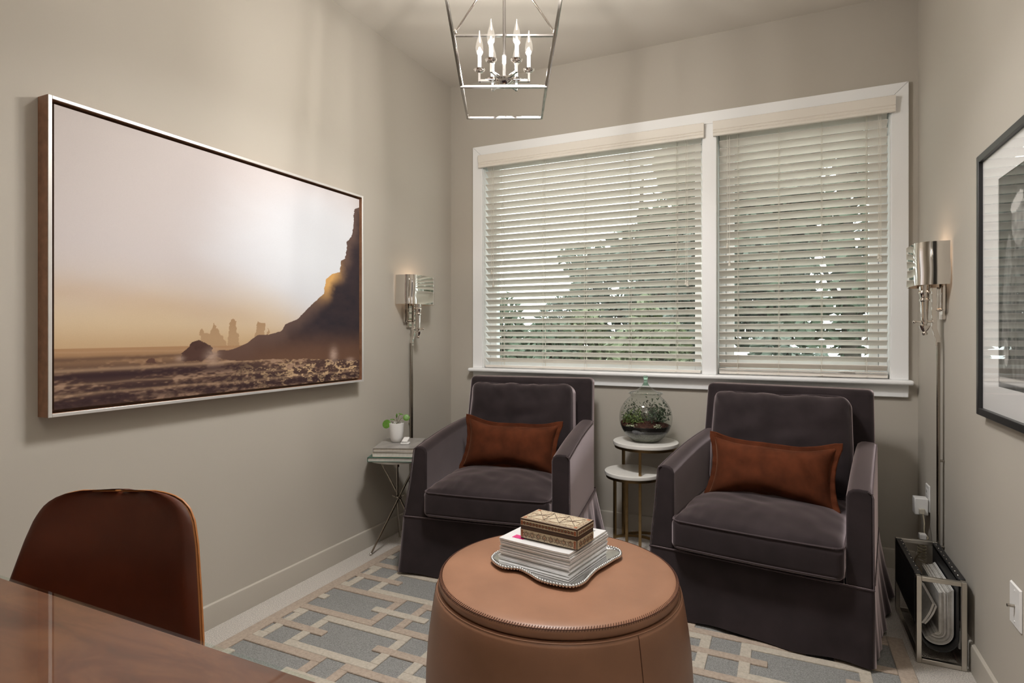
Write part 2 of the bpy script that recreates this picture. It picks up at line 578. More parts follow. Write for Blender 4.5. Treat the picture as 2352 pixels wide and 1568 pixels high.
    sB = [(0.4336, 0.1954), (0.4336, 0.2224), (0.4403, 0.2804), (0.4448, 0.3077), (0.4539, 0.3148), (0.4638, 0.2955), (0.4669, 0.2513), (0.4746, 0.2316), (0.4754, 0.194)]
    sC = [(0.5248, 0.2259), (0.5389, 0.2818), (0.5389, 0.3043), (0.554, 0.2975), (0.5641, 0.2925), (0.5667, 0.2304)]
    sD = [(0.571, 0.2304), (0.5779, 0.2793), (0.584, 0.2354)]
    Sx0, T0 = Sx, T
    Sx = Sx0 + jag
    T = T0 + jag * 0.7
    for p in (sA, sB, sC, sD):
        m = inside(p).astype(float)
        c = blend(c, rgb(166, 128, 92), m * (0.55 + 0.3 * sst(0.2, 0.31, T0)))
    # sea
    Sx, T = Sx0, T0
    hz = 0.199 - 0.003 * Sx
    sea = (T < hz).astype(float)
    dep = np.clip((hz - T) / 0.20, 0, 1)
    w1 = 0.6 * vnoise(8, 30, 31, 5) + 0.4 * vnoise(70, 130, 35, 2)
    w2 = 0.6 * vnoise(46, 84, 32, 3) + 0.4 * vnoise(150, 190, 36, 2)
    w3 = vnoise(4, 12, 33, 4)
    seac = blend(one[..., None] * rgb(176, 136, 100), rgb(120, 92, 76), sst(0.0, 0.55, dep))
    crest = sst(0.46, 0.58, w1)
    seac = blend(seac, rgb(66, 48, 48), (1 - crest) * sst(0.05, 0.5, dep) * 0.75)
    glint = sst(0.50, 0.64, w2) * sst(0.30, 0.75, Sx) * (0.4 + 0.6 * sst(0.2, 0.7, dep))
    seac = blend(seac, rgb(224, 186, 142), glint * 0.8)
    foam = sst(0.55, 0.66, w1) * sst(0.1, 0.4, dep)
    seac = blend(seac, rgb(176, 142, 118), foam * 0.7)
    for (tt, wd, amp, xm) in ((0.165, 0.008, 0.5, 0.5), (0.105, 0.016, 0.8, 0.42), (0.055, 0.010, 0.45, 0.6), (0.02, 0.014, 0.65, 1.0)):
        wl = np.exp(-((T - tt - 0.02 * (w3 - 0.5)) / wd) ** 2) * (1 - sst(xm, xm + 0.15, Sx))
        seac = blend(seac, rgb(58, 42, 46), wl * amp)
        wl = np.exp(-((T - tt - 0.022 - 0.02 * (w3 - 0.5)) / (wd * 0.4)) ** 2) * (1 - sst(xm, xm + 0.15, Sx))
        seac = blend(seac, rgb(196, 160, 128), wl * amp * 0.6)
    seac = blend(seac, rgb(48, 36, 38), sst(0.55, 1.0, dep) * 0.45 * sst(0.4, 0.6, 1 - w2))
    corner = sst(0.80, 1.0, Sx) * (1 - sst(0.02, 0.10, np.abs(T - 0.075 + 0.05 * Sx)))
    c = blend(c, seac, sea)
    # cliff
    cl = [(1.02, 0.9696), (0.9757, 0.9401), (0.9669, 0.8501), (0.9632, 0.7868), (0.9326, 0.7491), (0.9242, 0.6553), (0.9005, 0.639), (0.8969, 0.5778), (0.8567, 0.5626), (0.8288, 0.5329), (0.8178, 0.4554), (0.7646, 0.3992), (0.7339, 0.3634), (0.6943, 0.3172), (0.6515, 0.2964), (0.6285, 0.2596), (0.584, 0.2459), (0.5372, 0.241), (0.5006, 0.2062), (0.4653, 0.1875), (0.4463, 0.1785), (0.3987, 0.1757), (0.3951, 0.1523), (0.4463, 0.1299), (0.5971, 0.1301), (0.8016, 0.1172), (1.02, 0.0978)]
    Sx = Sx0 + jag
    T = T0 + jag * 0.6
    m = inside(cl).astype(float)
    # distance from the sunlit rim
    rim = np.zeros_like(m)
    for a, b in ((0.0, 1.0), (0.03, 0.5), (0.06, 0.3), (0.1, 0.15)):
        pass
    edge = np.ones_like(m) * 9
    for i in range(len(cl) - 6):
        p, q = np.array(cl[i]), np.array(cl[i + 1])
        dv = q - p
        h_ = np.clip(((Sx - p[0]) * dv[0] + (T - p[1]) * dv[1]) / (dv @ dv), 0, 1)
        edge = np.minimum(edge, np.hypot(Sx - p[0] - h_ * dv[0], (T - p[1] - h_ * dv[1]) * 0.66))
    body = blend(one[..., None] * rgb(52, 46, 50), rgb(78, 62, 60), 0.5 * vnoise(30, 34, 41))
    body = blend(body, rgb(108, 78, 62), 1 - sst(0.12, 0.30, T))
    warm = (1 - sst(0.0, 0.055, edge)) * np.exp(-((Sx - 0.845) / 0.055) ** 2) * np.exp(-((T - 0.53) / 0.10) ** 2)
    body = blend(body, rgb(122, 96, 84), (1 - sst(0, 0.06, edge)) * 0.55)
    body = blend(body, rgb(216, 164, 100), np.clip(warm * 1.25, 0, 1))
    body = blend(body, rgb(100, 74, 64), (1 - sst(0.42, 0.62, Sx)) * 0.7)
    c = blend(c, body, m)
    for p, col in (([(0.2913, 0.1414), (0.2945, 0.1714), (0.3104, 0.1886), (0.3267, 0.2153), (0.3433, 0.2222), (0.3706, 0.2096), (0.3859, 0.1857), (0.3845, 0.1623), (0.3706, 0.1537), (0.3568, 0.136)], (86, 62, 54)),
                   ([(0.199, 0.1409), (0.2075, 0.1546), (0.2247, 0.1578), (0.2294, 0.1387)], (98, 70, 60))):
        mm = inside(p).astype(float)
        c = blend(c, one[..., None] * rgb(*col) * (0.75 + 0.5 * vnoise(30, 30, 51))[..., None], mm)
    # spray by the rocks
    for sx, st_, rx, rt, am in ((0.385, 0.155, 0.02, 0.028, 0.7), (0.865, 0.135, 0.018, 0.035, 0.75), (0.95, 0.105, 0.02, 0.012, 0.5), (0.29, 0.15, 0.012, 0.012, 0.5)):
        w = np.exp(-((Sx0 - sx) / rx) ** 2 - ((T0 - st_) / rt) ** 2) * (0.5 + w2) * am
        c = blend(c, rgb(190, 160, 142), np.clip(w, 0, 0.8))
    Sx, T = Sx0, T0
    c = c * (0.985 + 0.03 * rng.rand(*Sx.shape))[..., None]
    c = np.clip(c * np.array([0.92, 0.97, 1.02]), 0, 1)
    V = np.empty((NU + 1, NV + 1, 3))
    V[..., 0] = D - 0.011
    V[..., 1] = ca0 + (ca1 - ca0) * Sx
    V[..., 2] = cb0 + (cb1 - cb0) * T
    idx = np.arange((NU + 1) * (NV + 1)).reshape(NU + 1, NV + 1)
    F = np.stack([idx[:-1, :-1], idx[1:, :-1], idx[1:, 1:], idx[:-1, 1:]], -1).reshape(-1, 4)
    me = bpy.data.meshes.new('canvas_print')
    me.vertices.add(V.size // 3)
    me.vertices.foreach_set('co', V.reshape(-1))
    me.loops.add(F.size)
    me.loops.foreach_set('vertex_index', F.reshape(-1).astype(np.int32))
    me.polygons.add(len(F))
    me.polygons.foreach_set('loop_start', np.arange(0, F.size, 4, dtype=np.int32))
    me.update(calc_edges=True)
    at = me.color_attributes.new('print', 'FLOAT_COLOR', 'POINT')
    at.data.foreach_set('color', np.concatenate([c, np.ones((*c.shape[:2], 1))], -1).reshape(-1).astype(np.float32))
    o = link('canvas_print', me, print_mat('canvas_ink', 'print', 0.9, True, 0.05), None, 0)
    body_ = G().box(0.0125, D - 0.0112, ca0, ca1, cb0, cb1).obj('canvas', mat('canvas_edge', (0.10, 0.065, 0.045), 0.8), root, 0)
    o.parent = body_
    return root

def print_mat(name, attr, rough, weave=False, spec=0.25):
    m = bpy.data.materials.new(name)
    m.use_nodes = True
    nt = m.node_tree
    b = nt.nodes['Principled BSDF']
    b.inputs['Roughness'].default_value = rough
    b.inputs['Specular IOR Level'].default_value = spec
    a = nt.nodes.new('ShaderNodeAttribute')
    a.attribute_name = attr
    nt.links.new(a.outputs['Color'], b.inputs['Base Color'])
    if weave:
        tc = nt.nodes.new('ShaderNodeTexCoord')
        n = nt.nodes.new('ShaderNodeTexNoise')
        n.inputs['Scale'].default_value = 700
        nt.links.new(tc.outputs['Object'], n.inputs['Vector'])
        bp = nt.nodes.new('ShaderNodeBump')
        bp.inputs['Strength'].default_value = 0.12
        bp.inputs['Distance'].default_value = 0.001
        nt.links.new(n.outputs['Fac'], bp.inputs['Height'])
        nt.links.new(bp.outputs['Normal'], b.inputs['Normal'])
    return m
seascape()

# ================================================================== RIGHT PICTURE (black frame, white mat, grey photograph)
def right_picture():
    y0, y1, z0, z1 = 1.32, 2.29, 0.874, 1.683
    root = thing('framed_photograph', 'black and white photograph in a thin black frame with wide white mat', 'picture', (XR, (y0 + y1) / 2, z0))
    cy = (y0 + y1) / 2
    hw, hh, fw, D = (y1 - y0) / 2, z1 - z0, 0.022, 0.026
    for a0, a1, b0, b1 in ((-hw, -hw + fw, 0, hh), (hw - fw, hw, 0, hh), (-hw + fw, hw - fw, 0, fw), (-hw + fw, hw - fw, hh - fw, hh)):
        G().box(-D, -0.001, a0, a1, b0, b1).obj('frame_side', M_blackf, root, 35, 0.0015)
    M_mat = mat('white_mat_board', (0.78, 0.77, 0.76), 0.85)
    py0, py1, pz0, pz1 = hw - 0.165, -hw + 0.165, 0.100, 0.700
    g = G()
    g.box(-0.014, -0.012, -hw + fw, py1, fw, hh - fw)
    g.box(-0.014, -0.012, py0, hw - fw, fw, hh - fw)
    g.box(-0.014, -0.012, py1, py0, fw, pz0)
    g.box(-0.014, -0.012, py1, py0, pz1, hh - fw)
    g.obj('mat_board', M_mat, root, 0)
    # photograph: pale figure in a light jacket against a dark ground
    NU, NV = 150, 150
    def val(y, z):   # y,z local; returns grey
        yy = hw - 0.165 - y      # distance from the window-side edge of the photo
        v = 0.05 + 0.03 * mnoise.noise(Vector((y * 9, z * 9, 0)))
        def ell(cy_, cz_, ry, rz, rot=0.0):
            dy, dz = yy - cy_, z - cz_
            c_, s_ = math.cos(rot), math.sin(rot)
            a, b = dy * c_ + dz * s_, -dy * s_ + dz * c_
            return (a / ry) ** 2 + (b / rz) ** 2
        tex = 0.7 + 0.5 * mnoise.noise(Vector((y * 60, z * 30, 2)))
        if ell(0.060, 0.34, 0.032, 0.19, -0.12) < 1:
            v = 0.24 * tex
        if ell(0.17, 0.30, 0.09, 0.22) < 1:
            v = 0.16 * tex
        if ell(0.155, 0.555, 0.055, 0.065) < 1:
            v = 0.33 * (0.7 + 0.6 * mnoise.noise(Vector((y * 45, z * 45, 5))))
        if ell(0.140, 0.607, 0.050, 0.020, 0.35) < 1:
            v = 0.55
        if ell(0.055, 0.200, 0.020, 0.038, 0.1) < 1:
            v = 0.45 * tex
        if z < 0.13 and z > 0.115:
            v = 0.5
        return max(0.01, v)
    vs, cols, fs = [], [], []
    for i in range(NU + 1):
        for j in range(NV + 1):
            y = py1 + (py0 - py1) * i / NU
            z = pz0 + (pz1 - pz0) * j / NV
            vs.append((-0.0115, y, z))
            cols.append(val(y, z))
    n = NV + 1
    fs = [(i * n + j, i * n + j + 1, (i + 1) * n + j + 1, (i + 1) * n + j) for i in range(NU) for j in range(NV)]
    me = bpy.data.meshes.new('photograph')
    me.from_pydata(vs, [], fs)
    at = me.color_attributes.new('print', 'FLOAT_COLOR', 'POINT')
    at.data.foreach_set('color', np.array([[c, c * 0.98, c * 0.95, 1] for c in cols], np.float32).reshape(-1))
    link('photograph', me, print_mat('photo_ink', 'print', 0.5), root, 0)
    G().box(-0.010, -0.002, -hw + fw, hw - fw, fw, hh - fw).obj('backing_board', M_blackf, root, 0)
    G().box(-0.0195, -0.0175, -hw + fw, hw - fw, fw, hh - fw).obj('glass', thin_glass('picture_glass', (1, 1, 1), 0.026), root, 0)
right_picture()

# ================================================================== CHANDELIER
def chandelier():
    c = (-math.sin(math.radians(25)) * 2.15 - 0.0262, math.cos(math.radians(25)) * 2.15 - 0.0122)
    zb, zw, za = 1.975, 2.329, 2.50
    root = thing('lantern_chandelier', 'polished nickel open cage lantern with six candle bulbs hanging from the ceiling', 'chandelier', (c[0], c[1], ZC), math.radians(25))
    a, b = 0.291 / 2, 0.411 / 2
    Z = lambda z: z - ZC
    r = 0.0036
    cs = [(-1, -1), (1, -1), (1, 1), (-1, 1)]
    for lvl, h_ in ((zb, a), (zw, b)):
        for k in range(4):
            p, q = cs[k], cs[(k + 1) % 4]
            d = r if k % 2 == 0 else -r
            P = (p[0] * h_ - (d if k == 0 else -d if k == 2 else 0), p[1] * h_, Z(lvl))
            Q = (q[0] * h_ + (d if k == 0 else -d if k == 2 else 0), q[1] * h_, Z(lvl))
            G().tube([P, Q], r * 1.3, sq=True).obj('cage_bar', M_chrome, root, 0, 0.0012)
    for x, y in cs:
        bar = G().tube([(x * a, y * a, Z(zb)), (x * b, y * b, Z(zw))], r * 1.3, sq=True).obj('cage_upright', M_chrome, root, 0, 0.0012)
        rod = G().tube([(x * b * 0.97, y * b * 0.97, Z(zw) + 0.012), (x * 0.012, y * 0.012, Z(za))], 0.0045, 10).obj('roof_rod', M_nickel, root, 60)
        G().sphere((x * b * 0.965, y * b * 0.965, Z(zw) + 0.013), 0.009, 12, 8).obj('ball_joint', M_nickel, rod, 60)
    # stem, canopy, hub
    G().lathe([(0.006, Z(2.045)), (0.006, Z(2.52))], 14).obj('stem', M_chrome, root, 40)
    G().lathe([(0.004, Z(2.49)), (0.018, Z(2.492)), (0.020, Z(2.51)), (0.010, Z(2.53)), (0.007, Z(2.56)), (0.004, Z(2.57))], 20).obj('apex_cap', M_nickel, root, 40)
    G().lathe([(0.0045, Z(2.56)), (0.0045, -0.03)], 10).obj('hanging_rod', M_nickel, root, 40)
    G().lathe([(0.012, -0.034), (0.05, -0.024), (0.062, -0.008), (0.062, -0.0005)], 32).obj('ceiling_canopy', M_nickel, root, 40)
    G().lathe([(0.003, Z(2.028)), (0.007, Z(2.030)), (0.008, Z(2.036)), (0.004, Z(2.042)), (0.020, Z(2.045)), (0.033, Z(2.053)), (0.036, Z(2.060)), (0.026, Z(2.066)), (0.014, Z(2.072)), (0.007, Z(2.075))], 28).obj('hub', M_nickel, root, 30)
    M_glassb = thin_glass('bulb_glass', (1.0, 0.985, 0.96), 0.14, glow=(1.0, 0.92, 0.82, 0.16))
    M_fil = mat('glowing_filament', (1, 0.9, 0.75), 0.5, emit=((1.0, 0.80, 0.58), 55))
    M_sleeve = mat('white_candle_sleeve', (0.85, 0.84, 0.82), 0.35)
    R = 0.0912
    for k in range(6):
        an = math.radians(60 * k)
        ca, sa = math.cos(an), math.sin(an)
        P = lambda rr, z: (rr * ca, rr * sa, Z(z))
        arm = G().tube([P(0.02, 2.058), P(R, 2.058)], 0.0046, sq=True)
        arm.tube([P(R, 2.0534), P(R, 2.092)], 0.0046, sq=True)
        am = arm.obj('candle_arm', M_chrome, root, 0, 0.0008)
        ctr = (R * ca, R * sa, 0)
        G().lathe([(0.004, Z(2.089)), (0.012, Z(2.0895)), (0.0185, Z(2.0945)), (0.0205, Z(2.100)), (0.0190, Z(2.1005)), (0.0165, Z(2.096)), (0.009, Z(2.093)), (0.004, Z(2.093))], 24, ctr).obj('drip_dish', M_nickel, am, 40)
        G().lathe([(0.0062, Z(2.0935)), (0.0062, Z(2.152)), (0.003, Z(2.1525))], 18, ctr).obj('candle_sleeve', M_sleeve, am, 30)
        bl = G().lathe([(0.006, Z(2.150)), (0.0085, Z(2.155)), (0.0125, Z(2.164)), (0.0148, Z(2.176)), (0.0142, Z(2.188)), (0.0112, Z(2.202)), (0.0070, Z(2.216)), (0.0040, Z(2.227)), (0.0022, Z(2.238)), (0.0008, Z(2.243))], 22, ctr).obj('candle_bulb', M_glassb, am, 60)
        lt = bpy.data.lights.new('candle_bulb_light', 'POINT')
        lt.energy = BULB_W
        lt.color = (1.0, 0.965, 0.925)
        lt.shadow_soft_size = 0.013
        lo = bpy.data.objects.new('candle_bulb_light', lt)
        COL.objects.link(lo)
        lo.parent = am
        lo.location = (ctr[0], ctr[1], Z(2.176))
        G().sphere((ctr[0], ctr[1], Z(2.174)), 0.0042, 8, 8, (0.8, 0.8, 2.0)).obj('filament', M_fil, am, 60)
chandelier()

# ceiling lamp added out of view as a main light for the room
def added_ceiling_lamp():
    x, y = -0.76, 1.70
    root = thing('added_ceiling_lamp', 'added round white ceiling fill lamp, out of view in the middle of the room', 'lamp', (x, y, ZC))
    G().lathe([(0.17, -0.0005), (0.17, -0.05), (0.160, -0.05), (0.160, -0.0005)], 48, cap=False).obj('lamp_rim', M_nickel2, root, 40)
    G().lathe([(0.02, -0.072), (0.08, -0.068), (0.13, -0.060), (0.159, -0.045)], 48).obj('lamp_diffuser', mat('opal_diffuser', (0.9, 0.9, 0.88), 0.5, emit=((1.0, 0.95, 0.88), 3.0)), root, 60)
    l = bpy.data.lights.new('ceiling_fill_light', 'AREA')
    l.shape = 'DISK'
    l.size = 0.31
    l.energy = CEILING_FILL_W
    l.spread = math.radians(130)
    l.color = (1.0, 0.985, 0.975)
    lo = bpy.data.objects.new('ceiling_fill_light', l)
    COL.objects.link(lo)
    lo.parent = root
    lo.location = (0, 0, -0.085)
added_ceiling_lamp()

def uplighter():  # lamp added behind the camera, standing in for light bounced off the ceiling
    x, y = 0.33, -0.42
    root = thing('added_floor_lamp', 'added tall nickel fill lamp aimed at the ceiling, unseen behind the camera', 'lamp', (x, y, 0))
    G().lathe([(0.14, 0.001), (0.14, 0.012), (0.02, 0.025), (0.012, 0.04)], 40).obj('base', M_nickel2, root, 40)
    G().lathe([(0.011, 0.03), (0.011, 1.72)], 14).obj('pole', M_nickel2, root, 40)
    G().lathe([(0.012, 1.71), (0.06, 1.72), (0.13, 1.76), (0.17, 1.82), (0.166, 1.82), (0.125, 1.768), (0.05, 1.73), (0.01, 1.728)], 40).obj('bowl_shade', M_nickel2, root, 60)
    l = bpy.data.lights.new('uplight_fill_light', 'AREA')
    l.shape = 'DISK'
    l.size = 0.30
    l.energy = UPLIGHT_FILL_W
    l.color = (1.0, 0.985, 0.975)
    lo = bpy.data.objects.new('uplight_fill_light', l)
    COL.objects.link(lo)
    lo.parent = root
    lo.location = (0, 0, 1.80)
    dr = Vector((-0.25, 0.55, 1.0)).normalized()
    lo.rotation_euler = dr.to_track_quat('-Z', 'Y').to_euler()
    l.spread = math.radians(95)
uplighter()

# ================================================================== SCONCES
M_warm = mat('sconce_bulb_glow', (1, 0.9, 0.8), 0.5, emit=((1.0, 0.72, 0.50), 4))
def sconce(x, sgn, y, dz, label, WD):
    z0 = 0.225
    root = thing('wall_lamp', label, 'lamp', (x, y, z0 + dz), 0, 'pin-up wall lamps')
    P = lambda a, b, c: (sgn * a, b, c - z0)
    def path(Wd, D, r, n=8):
        pts = [(0.006, -Wd), (D - r, -Wd)]
        for k in range(1, n):
            t = -PI / 2 + PI / 2 * k / n
            pts.append((D - r + r * math.cos(t), -Wd + r + r * math.sin(t)))
        pts += [(D, -Wd + r), (D, Wd - r)]
        for k in range(1, n):
            t = PI / 2 * k / n
            pts.append((D - r + r * math.cos(t), Wd - r + r * math.sin(t)))
        pts += [(D - r, Wd), (0.006, Wd)]
        return pts
    out = path(WD, 0.115, 0.055)
    inn = path(WD - 0.0025, 0.1125, 0.0535)
    zt, zb = 1.458, 1.293
    def bow(a, b, z):   # slightly waved bright metal
        return a
    g = G()
    lv = 10
    rings = [[P(a + 0.0015 * math.sin((z_ - zb) * 38 + b * 30), b, z_) for a, b in out] for z_ in [zb + (zt - zb) * i / lv for i in range(lv + 1)]]
    rings += [[P(a, b, z_) for a, b in inn] for z_ in (zt, zb)]
    rings.append(rings[0])
    n = len(out)
    for i in range(len(rings) - 1):
        for j in range(n - 1):
            g.add([rings[i][j], rings[i][j + 1], rings[i + 1][j + 1], rings[i + 1][j]], [(0, 1, 2, 3)])
    me_o = g.obj('lamp_shade', M_nickel, root, 0)
    bm = bmesh.new()
    bm.from_mesh(me_o.data)
    bmesh.ops.remove_doubles(bm, verts=bm.verts, dist=1e-5)
    bmesh.ops.recalc_face_normals(bm, faces=bm.faces)
    bm.to_mesh(me_o.data)
    bm.free()
    me_o.data.shade_smooth()
    me_o.data.set_sharp_from_angle(angle=math.radians(40))
    # back plate, flat bar
    G().hexa([P(0.001, -0.028, 1.16), P(0.012, -0.028, 1.16), P(0.012, 0.028, 1.16), P(0.001, 0.028, 1.16),
              P(0.001, -0.028, 1.43), P(0.012, -0.028, 1.43), P(0.012, 0.028, 1.43), P(0.001, 0.028, 1.43)]).obj('back_plate', M_nickel, root, 35, 0.002)
    bar = G()
    bar.tube([P(0.034, 0, 1.40), P(0.034, 0, 1.125), P(0.022, 0.0, 1.085), P(0.022, 0.0, 1.055)], 0.008, sq=True)
    bar.tube([P(0.012, 0, 1.33), P(0.034, 0, 1.33)], 0.006, 10)
    bar.tube([P(0.010, 0, 1.20), P(0.034, 0, 1.20)], 0.006, 10)
    bar.obj('bracket', M_nickel, root, 40, 0.001)
    # turned column under the shade
    cx = 0.066
    prof = [(0.006, 1.098), (0.010, 1.101), (0.011, 1.107), (0.007, 1.112), (0.013, 1.120), (0.019, 1.132), (0.020, 1.137), (0.009, 1.140), (0.012, 1.150),
            (0.013, 1.155), (0.0125, 1.17), (0.0155, 1.232), (0.0185, 1.236), (0.0185, 1.241), (0.0155, 1.245), (0.0175, 1.262), (0.0205, 1.266), (0.0205, 1.272), (0.0175, 1.276), (0.0205, 1.31), (0.0205, 1.36)]
    ctr = P(cx, 0, z0)
    G().lathe([(r_, z_ - z0) for r_, z_ in prof], 24, (ctr[0], ctr[1], 0)).obj('turned_column', M_nickel, root, 30)
    k = G()
    k.tube([P(0.026, 0, 1.152), P(0.098, 0, 1.152)], 0.0042, 10)
    k.sphere(P(0.100, 0, 1.152), 0.0065, 10, 8)
    k.tube([P(0.034, -0.016, 1.152), P(0.034, 0.016, 1.152)], 0.007, 10)
    k.obj('swivel_knob', M_nickel, root, 50)
    # rectangular loops either side
    for s_ in (-1, 1):
        yc = s_ * 0.048
        lp = G()
        w, zt_, zb_ = 0.013, 1.290, 1.196
        lp.tube([P(0.014, yc - w, zb_), P(0.014, yc - w, zt_), P(0.014, yc + w, zt_), P(0.014, yc + w, zb_)], 0.0036, sq=True)
        lp.tube([P(0.014, yc - w - 0.0036, zb_), P(0.014, yc + w + 0.0036, zb_)], 0.0036, sq=True)
        lp.tube([P(0.014, s_ * 0.024, 1.262), P(0.014, yc, 1.262)], 0.003, sq=True)
        lp.obj('side_loop', M_nickel, root, 35)
    # cord cover tubes
    for s_ in (-1, 1):
        G().tube([P(0.020, s_ * 0.0056, 0.225), P(0.020, s_ * 0.0056, 1.07)], 0.0055, 12).obj('cord_cover_tube', M_nickel2, root, 60)
    for zz in (0.60, 0.26):
        G().tube([P(0.001, 0, zz), P(0.016, 0, zz)], 0.005, 10).obj('standoff', M_nickel2, root, 60)
    # bulb inside the shade
    b = G().sphere(P(0.062, 0, 1.385), 0.018, 14, 10, (1, 1, 1.4)).obj('bulb', M_warm, root, 60)
    l = bpy.data.lights.new('wall_lamp_light', 'POINT')
    l.energy = SCONCE_W
    l.color = (1.0, 0.72, 0.52)
    l.shadow_soft_size = 0.02
    lo = bpy.data.objects.new('wall_lamp_light', l)
    COL.objects.link(lo)
    lo.parent = b
    lo.location = P(0.062, 0, 1.425)
    return root
sconce(XL, 1, 2.845, 0, 'polished nickel wall lamp with curved metal shade above the tripod side table', 0.137)
sconce(XR, -1, 2.818, 0.022, 'polished nickel wall lamp with curved metal shade above the magazine rack', 0.120)

# ================================================================== RUG
M_rugg = mat('rug_grey_pile', (0.235, 0.235, 0.225), 0.97, noise=(330, 0.35, 2), bump=(350, 0.8, 0.004))
M_rugt = mat('rug_tan_pile', (0.37, 0.300, 0.240), 0.97, noise=(120, 0.14, 3), bump=(300, 0.5, 0.003), sheen=0.15)
M_rugc = mat('rug_cream_pile', (0.43, 0.385, 0.320), 0.97, noise=(120, 0.12, 3), bump=(300, 0.5, 0.003), sheen=0.15)
RX0, RX1, RY0, RY1 = -1.845, 0.392, -0.55, 2.535
def rug():
    root = thing('patterned_rug', 'grey blue rug with raised tan and cream interlocking fret bands', 'rug', ((RX0 + RX1) / 2, (RY0 + RY1) / 2, 0))
    ox, oy = (RX0 + RX1) / 2, (RY0 + RY1) / 2
    G().box(RX0 - ox, RX1 - ox, RY0 - oy, RY1 - oy, 0.0005, 0.007).obj('rug_pile', M_rugg, root, 0)
    bw = 0.052
    ix0, ix1, iy0, iy1 = RX0 + bw, RX1 - bw, RY0 + bw, RY1 - bw
    T1 = 0.0125
    for a in ((RX0, ix0, RY0, RY1), (ix1, RX1, RY0, RY1), (ix0, ix1, RY0, iy0), (ix0, ix1, iy1, RY1)):
        G().box(a[0] - ox, a[1] - ox, a[2] - oy, a[3] - oy, 0.001, T1).obj('border_band', M_rugt, root, 35, 0.003)
    w = 0.037
    def clip(a, b, lo, hi):
        return max(a, lo), min(b, hi)
    def bars(name, m, rects, z1):
        g = G()
        n = 0
        for x0, x1, y0, y1 in rects:
            x0, x1 = clip(x0, x1, ix0, ix1)
            y0, y1 = clip(y0, y1, iy0, iy1)
            if x1 - x0 > 0.008 and y1 - y0 > 0.008:
                g.box(x0 - ox, x1 - ox, y0 - oy, y1 - oy, 0.001, z1)
                n += 1
        if n:
            g.obj(name, m, root, 35, 0.003)
    for m_ in range(-6, 3):
        for k in range(-1, 6):
            dx, dy = 0.5 * k, 0.475 * m_
            def frame(x0, x1, y0, y1):
                return [(x0, x1, y0, y0 + w), (x0, x1, y1 - w, y1), (x0, x0 + w, y0 + w, y1 - w), (x1 - w, x1, y0 + w, y1 - w)]
            bars('fret_frame_tan', M_rugt, frame(-1.845 + dx, -1.430 + dx, 1.792 + dy, 2.030 + dy), T1 - 0.0004)
            bars('fret_frame_cream', M_rugc, frame(-1.640 + dx, -1.240 + dx, 1.555 + dy, 1.790 + dy), T1 - 0.0006)
            bars('fret_bar_cream', M_rugc, [(-1.512 + dx, -1.255 + dx, 1.893 + dy, 1.929 + dy)], T1 + 0.0003)
            bars('fret_bar_tan', M_rugt, [(-1.320 + dx, -1.050 + dx, 1.656 + dy, 1.692 + dy)], T1 + 0.0005)
rug()

# ================================================================== ARMCHAIRS
def rbox_mesh(hx, hy, hz, r, n=22, fn=None):
    """rounded box, half sizes; fn(p)->p deform"""
    bm = bmesh.new()
    bmesh.ops.create_cube(bm, size=2)
    bmesh.ops.subdivide_edges(bm, edges=bm.edges, cuts=n, use_grid_fill=True)
    for v in bm.verts:
        p = []
        for c, h in zip(v.co, (hx, hy, hz)):
            s_ = 1 if c >= 0 else -1
            a = abs(c)
            k = (h - r) / h
            # spend a third of the samples on the rounded edge
            q = a / 0.72 * k if a < 0.72 else k + (a - 0.72) / 0.28 * (1 - k)
            p.append(s_ * q * h)
        P = Vector(p)
        inner = Vector([max(-(h - r), min(h - r, c)) for c, h in zip(P, (hx, hy, hz))])
        d = P - inner
        if d.length > 1e-6:
            d.normalize()
            P = inner + d * r
        if fn:
            P = Vector(fn(P))
        v.co = P
    bmesh.ops.recalc_face_normals(bm, faces=bm.faces)
    return bm

def bm_obj(bm, name, m, parent, smooth=180):
    me = bpy.data.meshes.new(name)
    bm.to_mesh(me)
    bm.free()
    return link(name, me, m, parent, smooth)

def rrect(hx, hy, r, n=6):
    pts = []
    for cx, cy, a0 in ((hx - r, hy - r, 0), (-hx + r, hy - r, 90), (-hx + r, -hy + r, 180), (hx - r, -hy + r, 270)):
        for k in range(n + 1):
            t = math.radians(a0 + 90 * k / n)
            pts.append((cx + r * math.cos(t), cy + r * math.sin(t)))
    return pts

